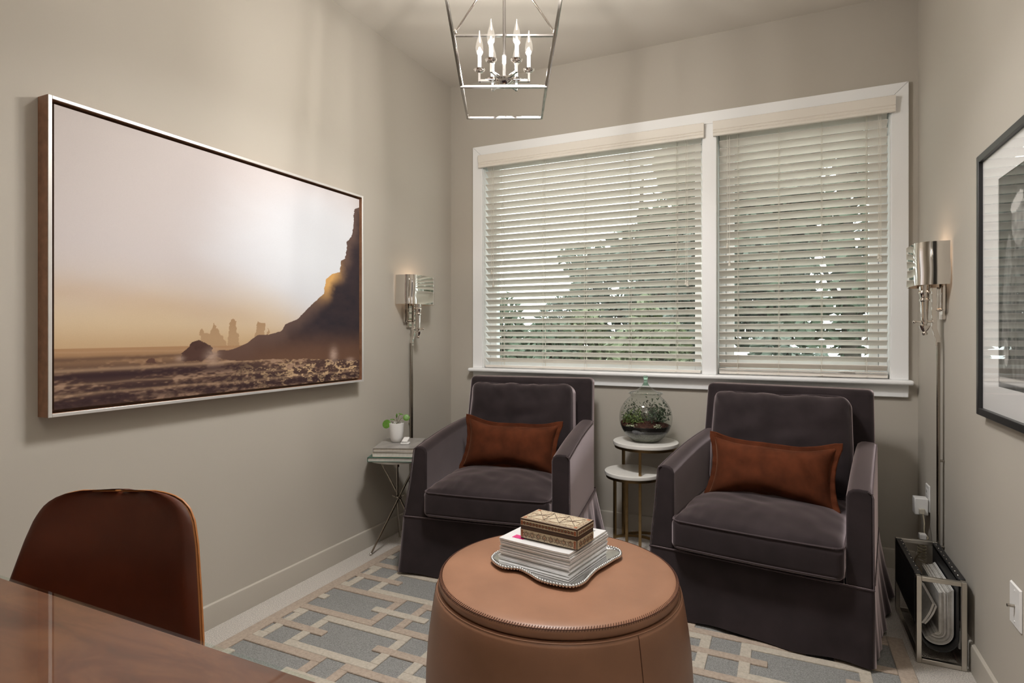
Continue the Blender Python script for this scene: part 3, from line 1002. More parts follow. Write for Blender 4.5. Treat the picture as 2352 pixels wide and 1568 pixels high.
def armchair(label, loc, rz, seed, lb):
    root = thing('armchair', label, 'armchair', loc, rz, 'matching velvet armchairs')
    nz = lambda p, s, o=0: mnoise.noise(Vector((p[0] * s + seed * 3.1 + o, p[1] * s, p[2] * s)))
    # ---- back: reclined slab
    yb = lambda z: 0.205 + 0.115 * (z - 0.3) / 0.565
    g = G()
    rings = []
    for i in range(9):
        z = 0.272 + (0.876 - 0.272) * i / 8
        y0, y1 = yb(z), yb(z) + 0.115
        hw = 0.372 - 0.014 * (z - 0.27) / 0.6
        if i == 8:
            pass
        rings.append([(x + 0.010, y, z) for x, y in [(a, b + (y0 + y1) / 2) for a, b in rrect(hw, (y1 - y0) / 2, 0.028, 5)]])
    g.rings(rings)
    g.obj('back_frame', M_velvet, root, 50, 0.022, 4)
    # ---- arms
    for s_ in (-1, 1):
        N = 10
        rings = []
        for i in range(N + 1):
            t = i / N
            y = -0.415 + t * 0.70
            zt = 0.602 + 0.055 * t + 0.012 * math.sin(t * PI)
            xo_t, xo_b = (0.352, lb) if s_ < 0 else (0.384, 0.386)
            xi = 0.287 if s_ < 0 else 0.304
            prof = [(xi, 0.272), (xi, zt - 0.03), (xi + 0.006, zt - 0.012), (xi + 0.020, zt - 0.002), (xi + 0.036, zt), (xo_t - 0.016, zt - 0.002), (xo_t - 0.004, zt - 0.010),
                    (xo_t, zt - 0.024), (xo_t + 0.4 * (xo_b - xo_t), zt - 0.17), (xo_b, 0.272)]
            rings.append([(s_ * x, y, z) for x, z in prof])
        arm = G().rings(rings).obj('arm', M_velvet, root, 40, 0.008, 3)
        t0 = rings[0]
        G().tube([(p[0], p[1] - 0.001, p[2]) for p in t0[:0]] + [(t0[9][0], -0.4165, 0.276), (t0[8][0], -0.4165, t0[8][2]), (t0[7][0], -0.4165, t0[7][2]), (t0[6][0], -0.4165, t0[6][2] - 0.001),
                  (t0[5][0], -0.4160, t0[5][2] - 0.001)], 0.0024, 8).obj('piping', M_vpipe, arm, 60)
        G().tube([(rings[i][6][0] + s_ * 0.001, rings[i][6][1], rings[i][6][2] + 0.0005) for i in range(N + 1)], 0.0024, 8).obj('piping', M_vpipe, arm, 60)
    # ---- seat deck
    G().box(-0.297, 0.297, -0.405, 0.21, 0.20, 0.30).obj('seat_deck', M_velvet, root, 0)
    # ---- skirt
    per = []
    hx, y0, y1 = 0.399, -0.420, 0.335
    def lerp(a, b, n):
        return [(a[0] + (b[0] - a[0]) * i / n, a[1] + (b[1] - a[1]) * i / n) for i in range(n)]
    c4 = [(-lb - 0.001, y0), (0.387, y0), (0.387, y1), (-lb - 0.001, y1)]
    sidesN = [((0, -1), 60), ((1, 0), 70), ((0, 1), 40), ((-1, 0), 70)]
    for k in range(4):
        nrm, n = sidesN[k]
        pts = lerp(c4[k], c4[(k + 1) % 4], n)
        for i, p in enumerate(pts):
            per.append((p, nrm, i / n, k))
    rings = []
    LV = 14
    for j in range(LV + 1):
        d = j / LV          # 0 top, 1 bottom
        z = 0.276 - d * (0.276 - 0.020)
        ring = []
        for (x, y), nrm, t, k in per:
            e = min(t, 1 - t)
            amp = d ** 1.2
            if k == 0:      # front panel: nearly flat, soft drape
                off = amp * (0.020 + 0.006 * math.sin(t * 9 + seed) + 0.008 * math.sin(t * 23 + seed * 2) * d * 0.6)
            elif k == 2:
                off = amp * 0.03
            else:           # side panels: gathered folds, flaring towards the back
                tt = t if k == 1 else 1 - t
                off = amp * ((0.004 if k == 1 else 0.014) + 0.045 * tt + (0.004 + 0.010 * tt) * math.sin(tt * 26 + 1.3 * seed + d) + 0.004 * math.sin(tt * 57 + seed))
            # kick pleat at the front corners
            if k == 1 and t < 0.07:
                off -= 0.022 * math.sin(t / 0.07 * PI) * (0.35 + 0.65 * d)
            if k == 3 and t > 0.93:
                off -= 0.022 * math.sin((1 - t) / 0.07 * PI) * (0.35 + 0.65 * d)
            ex, ey = nrm
            xx, yy = x + ex * off, y + ey * off
            # carry corners outward on both axes
            if k == 0 and e < 0.04:
                xx += (-0.012 if t < 0.5 else 0.003) * amp * (1 - e / 0.04)
            ring.append((xx, yy, z + (0.004 * math.sin(t * 14 + seed) * d if k == 0 else 0)))
        rings.append(ring)
    g = G()
    g.rings(rings, True, False)
    # inner lining so that the skirt has thickness
    inner = [[(x * 0.985, y * 0.985, z) for x, y, z in r] for r in (rings[-1], rings[0])]
    g.rings([rings[-1]] + inner + [rings[0]], True, False)
    g.obj('skirt', M_velvet, root, 180)
    # seam welt between body and skirt
    g = G()
    g.tube([(x * 1.001, y * 1.001, 0.2745) for x, y, z in rings[0]], 0.0028, 6, closed=True)
    g.obj('skirt_welt', M_vpipe, root, 60)
    # plinth the skirt hangs around
    G().box(-0.34, 0.34, -0.36, 0.27, 0.022, 0.272).obj('plinth', M_black, root, 0)
    # ---- seat cushion
    def fseat(p):
        x, y, z = p
        u, v = x / 0.294, (y + 0.0) / 0.325
        k = (1 - u ** 4) * (1 - v ** 4)
        if z > 0:
            top_ = min(1, max(0, z / 0.05)) ** 2
            z += 0.045 * k + 0.004 * nz((x, y, 0), 7) * top_
            z += top_ * (0.0060 * nz((x * 2.2, y * 0.5, 0), 17, 2) * max(0, -v - 0.25) * 1.6 + 0.005 * nz((x * 0.8 + y * 0.5, y, 0), 14, 6))
        else:
            z -= 0.004 * k
        if y < 0:
            y -= 0.012 * (1 - u * u) * max(0, 1 - (z / 0.09) ** 2)
        z -= 0.010 * max(0, -v - 0.3)
        return (x, y, z)
    bm = rbox_mesh(0.294, 0.325, 0.060, 0.026, 44, fseat)
    sc = bm_obj(bm, 'seat_cushion', M_velvet, root)
    sc.location = (0.008, -0.135, 0.357)
    for zz in (0.050, -0.046):
        pth = []
        rr_ = rrect(0.291, 0.322, 0.034, 6)
        rr_ = [(a[0] + (b[0] - a[0]) * q / 6, a[1] + (b[1] - a[1]) * q / 6) for a, b in zip(rr_, rr_[1:] + rr_[:1]) for q in range(6)]
        for x, y in rr_:
            v = y / 0.325
            yy = y
            if y < 0:
                yy -= 0.010 * (1 - (x / 0.294) ** 2)
            pth.append((x * 1.003, yy * 1.003, zz + (0.004 if zz > 0 else 0.0) - 0.010 * max(0, -v - 0.3)))
        G().tube(pth, 0.0032, 6, closed=True).obj('piping', M_vpipe, sc, 60)
    # ---- back cushion
    def fback(p):
        x, y, z = p
        u, w = x / 0.288, z / 0.215
        k = max(0, (1 - u ** 4)) * max(0, (1 - w ** 4))
        if y < 0:
            y -= 0.035 * k + 0.006 * nz((x, 0, z), 9)
            wr = max(0, w - 0.45)
            y -= 0.034 * wr * nz((x * 2.4 + z * 1.5, 0, z * 0.9), 9, 4) + 0.010 * nz((x * 0.7 - z, 0, z * 1.6), 9, 5) * k
        z += 0.012 * nz((x, 0, 0), 11, 9) * max(0, w)
        z -= 0.010 * max(0, w) * (1 - u * u) * 0.6
        x *= 1 - 0.03 * max(0, w)
        return (x, y, z)
    bm = rbox_mesh(0.288, 0.075, 0.215, 0.040, 44, fback)
    bc = bm_obj(bm, 'back_cushion', M_velvet, root)
    bc.location = (0.010, 0.165, 0.640)
    bc.rotation_euler = (math.radians(-11), 0, 0)
    for yy in (-0.048, 0.048):
        pth = []
        rr_ = rrect(0.286, 0.213, 0.045, 6)
        rr_ = [(a[0] + (b[0] - a[0]) * q / 4, a[1] + (b[1] - a[1]) * q / 4) for a, b in zip(rr_, rr_[1:] + rr_[:1]) for q in range(4)]
        for x, z in rr_:
            w = z / 0.215
            u = x / 0.288
            xx = x * (1 - 0.03 * max(0, w))
            pth.append((xx * 1.004, yy, z * 1.003 - 0.010 * max(0, w) * (1 - u * u) * 0.6 + 0.012 * nz((x, 0, 0), 11, 9) * max(0, w)))
        G().tube(pth, 0.0024, 6, closed=True).obj('piping', M_vpipe, bc, 60)
    return root
CH_A = ((-1.276, 2.730, 0.0), math.radians(8.5))
CH_B = ((-0.053, 2.728, 0.0), math.radians(-8))
armchair('plum grey velvet skirted armchair beside the tripod side table with books', *CH_A, 1, 0.402)
armchair('plum grey velvet skirted armchair beside the magazine rack', *CH_B, 2, 0.382)

def lumbar(label, chair, off, rot, seed):
    """flanged rectangular pillow; local x width, z height, front -y"""
    (cx, cy, _), rz = chair
    c, s = math.cos(rz), math.sin(rz)
    loc = (cx + off[0] * c - off[1] * s, cy + off[0] * s + off[1] * c, off[2])
    root = thing('lumbar_pillow', label, 'pillow', loc, 0, 'rust lumbar pillows on the armchairs')
    root.rotation_euler = (math.radians(rot[0]), math.radians(rot[1]), rz + math.radians(rot[2]))
    A, B, TH = 0.243, 0.128, 0.074
    nz = lambda x, z, s_, o=0: mnoise.noise(Vector((x * s_ + seed * 5 + o, z * s_, 0.3)))
    def shape(u, v):
        x = A * u * (1 - 0.10 * (1 - v * v))
        z = B * v * (1 - 0.25 * (1 - u * u)) + 0.004 * math.sin(u * 5 + seed)
        return x, z
    N, K = 44, 26
    g = G()
    for side in (-1, 1):
        def fn(a, b):
            u, v = 2 * a - 1, 2 * b - 1
            x, z = shape(u, v)
            th = TH * (max(0, 1 - u ** 4) ** 0.6) * (max(0, 1 - v ** 4) ** 0.6)
            corner = max(0, abs(u) - 0.55) * max(0, abs(v) - 0.2)
            th *= 1 - 0.22 * corner
            th += 0.006 * nz(x, z, 11) * (1 - u ** 4) * (1 - v ** 4)
            if seed == 2:
                th -= 0.022 * math.exp(-((u - 0.72 + 0.25 * v) / 0.10) ** 2) * (1 - v * v)
            return (x, side * th, z)
        g.grid(fn, N, K)
    o = g.obj('pillow_body', M_rust, root, 180)
    bm = bmesh.new()
    bm.from_mesh(o.data)
    bmesh.ops.remove_doubles(bm, verts=bm.verts, dist=1e-4)
    bmesh.ops.recalc_face_normals(bm, faces=bm.faces)
    bm.to_mesh(o.data)
    bm.free()
    o.data.shade_smooth()
    # flat flange around the edge
    out, inn = [], []
    M_ = 160
    for i in range(M_):
        t = i / M_ * 4
        k, f = int(t), t - int(t)
        e = [(-1 + 2 * f, -1), (1, -1 + 2 * f), (1 - 2 * f, 1), (-1, 1 - 2 * f)][k]
        x, z = shape(*e)
        sx, sz = e
        nx = (1 if abs(sx) > 0.999 else 0) * (1 if sx > 0 else -1)
        nzv = (1 if abs(sz) > 0.999 else 0) * (1 if sz > 0 else -1)
        wv = 0.002 * math.sin(i * 0.9) + 0.003 * nz(x, z, 20, 3)
        out.append((x + nx * 0.013, wv, z + nzv * 0.013))
        inn.append((x * 0.97, 0, z * 0.95))
    rings = [[(p[0], p[1] - 0.004, p[2]) for p in inn], [(p[0], p[1] - 0.0045, p[2]) for p in out], [(p[0], p[1] + 0.0045, p[2]) for p in out], [(p[0], p[1] + 0.004, p[2]) for p in inn]]
    g = G()
    g.rings(rings + [rings[0]], True, False)
    g.obj('flange', M_rust, root, 60)
    G().tube([(p[0], p[1], p[2]) for p in out], 0.0052, 6, closed=True).obj('edge_cord', M_rust, root, 60)
    return root
lumbar('rust velvet lumbar pillow in the armchair beside the tripod side table', CH_A, (0.014, -0.066, 0.558), (-18, 1.5, 0), 1)
lumbar('rust velvet lumbar pillow in the armchair beside the magazine rack', CH_B, (0.012, -0.072, 0.552), (-18, 0.8, 0), 2)

# ================================================================== OTTOMAN
OT = (-0.592, 1.579)
OTZ = 0.0135
def ottoman():
    root = thing('leather_ottoman', 'round tan leather storage ottoman with stitched lift-off lid', 'ottoman', (OT[0], OT[1], OTZ))
    prof = [(0.30, 0.002), (0.352, 0.002), (0.362, 0.010), (0.371, 0.05), (0.3755, 0.11), (0.3745, 0.18), (0.3695, 0.25), (0.362, 0.31), (0.354, 0.36), (0.3485, 0.392), (0.345, 0.4005), (0.339, 0.4030), (0.30, 0.4032)]
    body = G().lathe(prof, 96).obj('ottoman_body', M_leath, root, 50)
    # vertical seams
    for a in (-36, 85, 205):
        t = math.radians(a)
        G().tube([((r + 0.0002) * math.cos(t), (r + 0.0002) * math.sin(t), z) for r, z in prof[2:11]], 0.0011, 6).obj('seam', M_stitch, body, 60)
    G().tube([(0.3435 * math.cos(t), 0.3435 * math.sin(t), 0.4022) for t in [2 * PI * k / 96 for k in range(96)]], 0.0018, 6, closed=True).obj('rim_welt', M_leath, body, 60)
    H = 0.450 - OTZ
    lid = G().lathe([(0.02, 0.405), (0.332, 0.405), (0.3365, 0.4075), (0.3395, 0.4125), (0.3395, 0.422), (0.337, 0.429), (0.331, H - 0.0035), (0.324, H - 0.0008), (0.30, H + 0.0005), (0.2, H + 0.0015), (0.02, H + 0.002)], 96).obj('ottoman_lid', M_leath, root, 50)
    # cross stitching around the lid edge
    g = G()
    n = 300
    for k in range(n):
        t0, t1 = 2 * PI * k / n, 2 * PI * (k + 0.75) / n
        r0, z0, r1, z1 = 0.3385, 0.4275, 0.3295, H - 0.0015
        g.tube([(r0 * math.cos(t0), r0 * math.sin(t0), z0), (r1 * math.cos(t1), r1 * math.sin(t1), z1)], 0.0008, 4)
    g.tube([(0.3362 * math.cos(t), 0.3362 * math.sin(t), 0.4312) for t in [2 * PI * k / 96 for k in range(96)]], 0.0010, 5, closed=True)
    st = g.obj('stitching', M_stitch, lid, 0)
    st['kind'] = 'stuff'
ottoman()

# ================================================================== TRAY, MAGAZINES, BOX
M_tray = mat('cast_silver', (0.72, 0.72, 0.72), 0.18, 1.0, bump=(30, 0.12, 0.004))
TRZ = 0.4525
def tray():
    pts = [(-0.775, 1.526), (-0.726, 1.492), (-0.678, 1.499), (-0.639, 1.482), (-0.596, 1.456), (-0.550, 1.448), (-0.504, 1.455), (-0.485, 1.490), (-0.482, 1.540), (-0.478, 1.585),
           (-0.466, 1.630), (-0.455, 1.675), (-0.444, 1.721), (-0.464, 1.762), (-0.511, 1.770), (-0.560, 1.752), (-0.610, 1.765), (-0.665, 1.748), (-0.715, 1.755), (-0.760, 1.738), (-0.775, 1.700), (-0.765, 1.655), (-0.780, 1.607), (-0.788, 1.567)]
    cx, cy = -0.62, 1.62
    # catmull-rom outline
    P = []
    n = len(pts)
    for i in range(n):
        p0, p1, p2, p3 = [Vector((*pts[(i + k) % n], 0)) for k in (-1, 0, 1, 2)]
        for k in range(8):
            t = k / 8
            q = 0.5 * ((2 * p1) + (-p0 + p2) * t + (2 * p0 - 5 * p1 + 4 * p2 - p3) * t * t + (-p0 + 3 * p1 - 3 * p2 + p3) * t ** 3)
            P.append((q.x - cx, q.y - cy))
    root = thing('beaded_tray', 'scalloped silver metal tray with beaded rim on the ottoman', 'tray', (cx, cy, TRZ))
    rings = []
    for s_, z in ((0.0, 0.0005), (0.80, 0.0005), (0.90, 0.0015), (0.965, 0.007), (1.0, 0.011), (1.0, 0.013), (0.96, 0.0095), (0.89, 0.004), (0.80, 0.0030), (0.0, 0.0030)):
        s_ = max(s_, 0.01)
        rings.append([(x * s_, y * s_, z) for x, y in P])
    G().rings(rings).obj('tray_dish', M_tray, root, 50)
    # beads along the rim
    L = [0]
    for i in range(len(P)):
        a, b = P[i], P[(i + 1) % len(P)]
        L.append(L[-1] + math.hypot(b[0] - a[0], b[1] - a[1]))
    tot = L[-1]
    nb = int(tot / 0.0088)
    g = G()
    j = 0
    for k in range(nb):
        s_ = tot * k / nb
        while L[j + 1] < s_:
            j += 1
        a, b = P[j], P[(j + 1) % len(P)]
        t = (s_ - L[j]) / max(1e-9, L[j + 1] - L[j])
        g.sphere((a[0] + (b[0] - a[0]) * t, a[1] + (b[1] - a[1]) * t, 0.0125), 0.0047, 8, 6, (1, 1, 1.1))
    o = g.obj('beaded_rim', M_tray, root, 60)
    o['kind'] = 'stuff'
tray()
def magazines():
    z = TRZ + 0.0034
    cols = [(0.62, 0.61, 0.60), (0.70, 0.69, 0.67), (0.58, 0.57, 0.56)]
    ang = math.radians(-10)
    cx, cy = -0.620, 1.628
    ths = [0.0052, 0.0064, 0.0045, 0.0055, 0.0048, 0.0062, 0.0045, 0.0050, 0.0044, 0.0052, 0.0046, 0.0050]
    r = random.Random(4)
    for i, th in enumerate(ths):
        last = i == len(ths) - 1
        ords = ['bottom', 'second from the bottom', 'third from the bottom', 'fourth from the bottom', 'fifth from the bottom', 'sixth from the bottom', 'sixth from the top', 'fifth from the top', 'fourth from the top', 'third from the top', 'second from the top', 'top']
        lab = 'topmost magazine of the stack on the silver tray, under the inlaid box' if last else 'white edged magazine, ' + ords[i] + ' in the stack on the silver tray'
        root = thing('magazine', lab, 'magazine', (cx + r.uniform(-0.003, 0.003), cy + r.uniform(-0.003, 0.003), z), ang + r.uniform(-0.012, 0.012), 'magazines stacked on the tray')
        hx, hy = 0.116, 0.117 + r.uniform(-0.002, 0.002)
        ripple = lambda a, b, k: 0.0016 * (i / len(ths)) * (1 - math.cos((a + 0.3) * 5)) * k
        N = 12
        def top(a, b):
            return ((2 * a - 1) * hx, (2 * b - 1) * hy, 0)
        # page block bows slightly at the free corner
        rings = []
        def zf(x, y):
            q = max(0, (x / hx - 0.55)) + max(0, (-x / hx - 0.75))
            return 0.004 * q * i / len(ths)
        g = G()
        g.grid(lambda a, b: ((2 * a - 1) * hx, (2 * b - 1) * hy, th - 0.0006 + zf((2 * a - 1) * hx, 0)), N, 4)
        g.grid(lambda a, b: ((2 * a - 1) * hx, (2 * b - 1) * hy, 0.0004 + zf((2 * a - 1) * hx, 0) * (i / len(ths))), N, 4)
        for b in (-hy, hy):
            g.grid(lambda a, c: ((2 * a - 1) * hx, b, 0.0004 + zf((2 * a - 1) * hx, 0) * (i / len(ths)) * (1 - c) + c * (th - 0.001 + zf((2 * a - 1) * hx, 0))), N, 1)
        for a in (-hx, hx):
            g.grid(lambda b, c: (a, (2 * b - 1) * hy, 0.0004 + zf(a, 0) * (i / len(ths)) * (1 - c) + c * (th - 0.001 + zf(a, 0))), 4, 1)
        g.obj('pages', M_paper, root, 0)
        cov = G()
        cov.grid(lambda a, b: ((2 * a - 1) * (hx + 0.0006), (2 * b - 1) * (hy + 0.0006), th - 0.0005 + zf((2 * a - 1) * hx, 0)), N, 4)
        cov.grid(lambda a, b: ((2 * a - 1) * (hx + 0.0006), (2 * b - 1) * (hy + 0.0006), th + zf((2 * a - 1) * hx, 0)), N, 4)
        cv = cov.obj('cover', mat('magazine_cover_%d' % (i % 3), cols[i % 3], 0.35), root, 0)
        if last:
            G().box(-0.075, 0.108, -0.055, 0.10, th + 0.0002, th + 0.0008).obj('cover_photo', mat('grey_cover_photo', (0.25, 0.25, 0.25), 0.3, noise=(24, 0.8, 6)), cv, 0)
            G().box(-0.088, -0.050, -0.090, -0.066, th + 0.0002, th + 0.0009).obj('cover_stripe', mat('magenta_cover_ink', (0.55, 0.03, 0.16), 0.3), cv, 0)
        z += th + 0.0008 + 0.0004
    return z + 0.0006
BOXZ = magazines()

def mosaic(name, scale, base=(0.62, 0.52, 0.36), dark=(0.06, 0.025, 0.012), red=(0.30, 0.07, 0.03)):
    m = bpy.data.materials.new(name)
    m.use_nodes = True
    nt = m.node_tree
    b = nt.nodes['Principled BSDF']
    b.inputs['Roughness'].default_value = 0.35
    tc = nt.nodes.new('ShaderNodeTexCoord')
    v = nt.nodes.new('ShaderNodeTexVoronoi')
    v.feature = 'DISTANCE_TO_EDGE'
    v.inputs['Scale'].default_value = scale
    v.inputs['Randomness'].default_value = 0.25
    v2 = nt.nodes.new('ShaderNodeTexVoronoi')
    v2.inputs['Scale'].default_value = scale
    v2.inputs['Randomness'].default_value = 0.25
    nt.links.new(tc.outputs['Object'], v.inputs['Vector'])
    nt.links.new(tc.outputs['Object'], v2.inputs['Vector'])
    r = nt.nodes.new('ShaderNodeValToRGB')
    r.color_ramp.elements[0].position = 0.06
    r.color_ramp.elements[1].position = 0.14
    r.color_ramp.elements[0].color = (*dark, 1)
    r.color_ramp.elements[1].color = (*base, 1)
    r2 = nt.nodes.new('ShaderNodeValToRGB')
    r2.color_ramp.interpolation = 'CONSTANT'
    r2.color_ramp.elements[0].color = (1, 1, 1, 1)
    r2.color_ramp.elements[1].position = 0.80
    r2.color_ramp.elements[1].color = (0.45, 0.16, 0.08, 1)
    nt.links.new(v.outputs['Distance'], r.inputs['Fac'])
    nt.links.new(v2.outputs['Color'], r2.inputs['Fac'])
    mx = nt.nodes.new('ShaderNodeMixRGB')
    mx.blend_type = 'MULTIPLY'
    mx.inputs[0].default_value = 1
    nt.links.new(r.outputs['Color'], mx.inputs[1])
    nt.links.new(r2.outputs['Color'], mx.inputs[2])
    nt.links.new(mx.outputs[0], b.inputs['Base Color'])
    return m

def inlaid_box():
    M_wd = mat('walnut_box_wood', (0.075, 0.040, 0.025), 0.4)
    M_cr = mat('bone_inlay', (0.66, 0.56, 0.40), 0.4)
    M_m1, M_m2 = mosaic('inlay_mosaic_fine', 600, dark=(0.30, 0.22, 0.13)), mosaic('inlay_mosaic_stars', 520, dark=(0.30, 0.22, 0.13))
    M_m3 = mosaic('inlay_mosaic_top', 420, base=(0.60, 0.52, 0.38), dark=(0.16, 0.10, 0.05))
    M_rd = mat('red_wood_inlay', (0.30, 0.09, 0.035), 0.4)
    root = thing('inlaid_box', 'small rectangular marquetry box with bone and wood mosaic inlay on the magazines', 'box', (-0.598, 1.590, BOXZ), math.radians(-9))
    hx, hy = 0.0925, 0.050
    h1, h2 = 0.035, 0.058
    body = G().box(-hx, hx, -hy, hy, 0, h1).obj('box_body', M_wd, root, 35, 0.0008)
    lid = G().box(-hx - 0.001, hx + 0.001, -hy - 0.001, hy + 0.001, h1 + 0.0008, h2).obj('box_lid', M_wd, root, 35, 0.0008)
    def stars(horizontal, fixed, a0, a1, z0, z1, sgn, par, nst):
        # row of six-pointed star lines, joined: each line is far too fine to pick apart
        g_, h_ = G(), G()
        zc, hgt = (z0 + z1) / 2, (z1 - z0) / 2
        step = (a1 - a0) / nst
        for i in range(nst):
            ac = a0 + step * (i + 0.5)
            R_ = min(step, 2 * hgt) * 0.52
            pt = lambda r, an: ((ac + r * math.cos(an) * step / (2 * R_), fixed, zc + r * math.sin(an) * hgt / R_) if horizontal else (fixed, ac + r * math.cos(an) * step / (2 * R_), zc + r * math.sin(an) * hgt / R_))
            for k in range(6):
                g_.tube([pt(R_, k * PI / 3 + PI / 6), pt(R_, (k + 2) * PI / 3 + PI / 6)], 0.00042, sq=True)
                an = k * PI / 3
                h_.sphere(pt(R_ * 0.36, an), 0.0009, 6, 4)
            h_.sphere(pt(0, 0), 0.0013, 6, 4)
        for q_, nm, mm in ((g_, 'star_lines', M_wd), (h_, 'star_dots', M_rd)):
            o_ = q_.obj(nm, mm, par, 0)
            o_['kind'] = 'stuff'
    def panels(z0, z1, m, par, ex, nst):
        e = 0.0007
        for (a0, a1, b0, b1) in ((-hx + ex, hx - ex, -hy - e - 0.001, -hy + 0.002), (-hx + ex, hx - ex, hy - 0.002, hy + e + 0.001),
                                 (-hx - e - 0.001, -hx + 0.002, -hy + ex, hy - ex), (hx - 0.002, hx + e + 0.001, -hy + ex, hy - ex)):
            G().box(a0, a1, b0, b1, z0, z1).obj('bone_border', M_cr, par, 0)
            k = 0.0012
            q = 0.0004
            if a1 - a0 > b1 - b0:
                G().box(a0 + k, a1 - k, b0 - q, b1 + q, z0 + k, z1 - k).obj('mosaic_panel', m, par, 0)
                if b0 < 0:
                    stars(True, b0 - q, a0 + 0.008, a1 - 0.008, z0 + 2 * k, z1 - 2 * k, -1, par, nst)
                for sx in (a0 + k, a1 - k - 0.006):
                    G().box(sx, sx + 0.006, b0 - 2 * q, b1 + 2 * q, z0 + k, z1 - k).obj('red_corner', M_rd, par, 0)
            else:
                G().box(a0 - q, a1 + q, b0 + k, b1 - k, z0 + k, z1 - k).obj('mosaic_panel', m, par, 0)
                if a0 > 0:
                    stars(False, a1 + q, b0 + 0.004, b1 - 0.004, z0 + 2 * k, z1 - 2 * k, 1, par, nst // 2)
    panels(0.003, 0.026, M_m2, body, 0.002, 8)
    panels(h1 + 0.004, h2 - 0.005, M_m1, lid, 0.0015, 16)
    # lid top: nested borders, mosaic field, diagonal star lines
    zt = h2
    for inset, m, dz in ((0.0015, M_cr, 0.0003), (0.003, M_wd, 0.0006), (0.0042, M_m3, 0.0009), (0.016, M_wd, 0.0012), (0.0168, M_cr, 0.0015), (0.0178, M_m3, 0.0018)):
        G().box(-hx + inset, hx - inset, -hy + inset, hy - inset, zt - 0.001, zt + dz).obj('inlay_field', m, lid, 0)
    for sx in (-1, 1):
        for sy in (-1, 1):
            G().lathe([(0.0055, zt + 0.0008), (0.0055, zt + 0.0013)], 10, (sx * (hx - 0.010), sy * (hy - 0.010), 0)).obj('red_corner', M_rd, lid, 0)
    ix, iy = hx - 0.0178, hy - 0.0178
    z_ = zt + 0.0019
    for a, b in (((-ix, -iy), (-ix / 3, iy)), ((-ix / 3, iy), (ix / 3, -iy)), ((ix / 3, -iy), (ix, iy)), ((-ix, iy), (-ix / 3, -iy)), ((-ix / 3, -iy), (ix / 3, iy)), ((ix / 3, iy), (ix, -iy)),
                 ((-ix, 0), (-ix / 3, 0)), ((ix / 3, 0), (ix, 0)), ((-ix / 3, -iy), (-ix / 3, iy)), ((ix / 3, -iy), (ix / 3, iy))):
        G().tube([(a[0], a[1], z_), (b[0], b[1], z_)], 0.0007, sq=True).obj('inlay_line', M_wd, lid, 0)
inlaid_box()

# ================================================================== NESTING TABLES AND TERRARIUM
def nest_table(label, c, r, zt, a0):
    root = thing('nesting_table', label, 'side table', (c[0], c[1], 0), 0, 'brass and marble nesting tables')
    th = 0.020
    G().lathe([(r - 0.004, zt - th), (r - 0.001, zt - th + 0.002), (r, zt - th / 2), (r - 0.001, zt - 0.002), (r - 0.004, zt)], 72).obj('marble_top', M_marble, root, 30)
    ro, ri = r - 0.008, r - 0.022
    G().lathe([(ri, zt - th - 0.0142), (ro, zt - th - 0.0142), (ro, zt - th - 0.0004), (ri, zt - th - 0.0004), (ri, zt - th - 0.0142)], 72, cap=False).obj('apron_ring', M_brass, root, 30)
    rl = r - 0.015
    for k in range(3):
        t = math.radians(a0 + 120 * k)
        cx, cy = rl * math.cos(t), rl * math.sin(t)
        q = 0.0065
        e = Vector((math.cos(t), math.sin(t), 0)) * q
        f = Vector((-math.sin(t), math.cos(t), 0)) * q
        P = Vector((cx, cy, 0))
        pts = [P + e + f, P - e + f, P - e - f, P + e - f]
        G().hexa([tuple(p + Vector((0, 0, 0.001))) for p in pts] + [tuple(p + Vector((0, 0, zt - th - 0.0145))) for p in pts]).obj('leg', M_brass, root, 0)
    # open base ring around the back
    rings = []
    for i in range(31):
        t = math.radians(a0 + 120 - 120 * i / 30)
        co, s_ = math.cos(t), math.sin(t)
        rings.append([((rl - 0.0064) * co, (rl - 0.0064) * s_, 0.001), ((rl + 0.0064) * co, (rl + 0.0064) * s_, 0.001), ((rl + 0.0064) * co, (rl + 0.0064) * s_, 0.0125), ((rl - 0.0064) * co, (rl - 0.0064) * s_, 0.0125)])
    G().rings(rings).obj('base_ring', M_brass, root, 35)
    return root
NB = (-0.672, 3.135)
nest_table('taller round marble table with brass legs holding the terrarium', NB, 0.172, 0.552, 32)
nest_table('lower round marble table with brass legs tucked before the taller one', (-0.728, 3.085), 0.150, 0.398, 30)

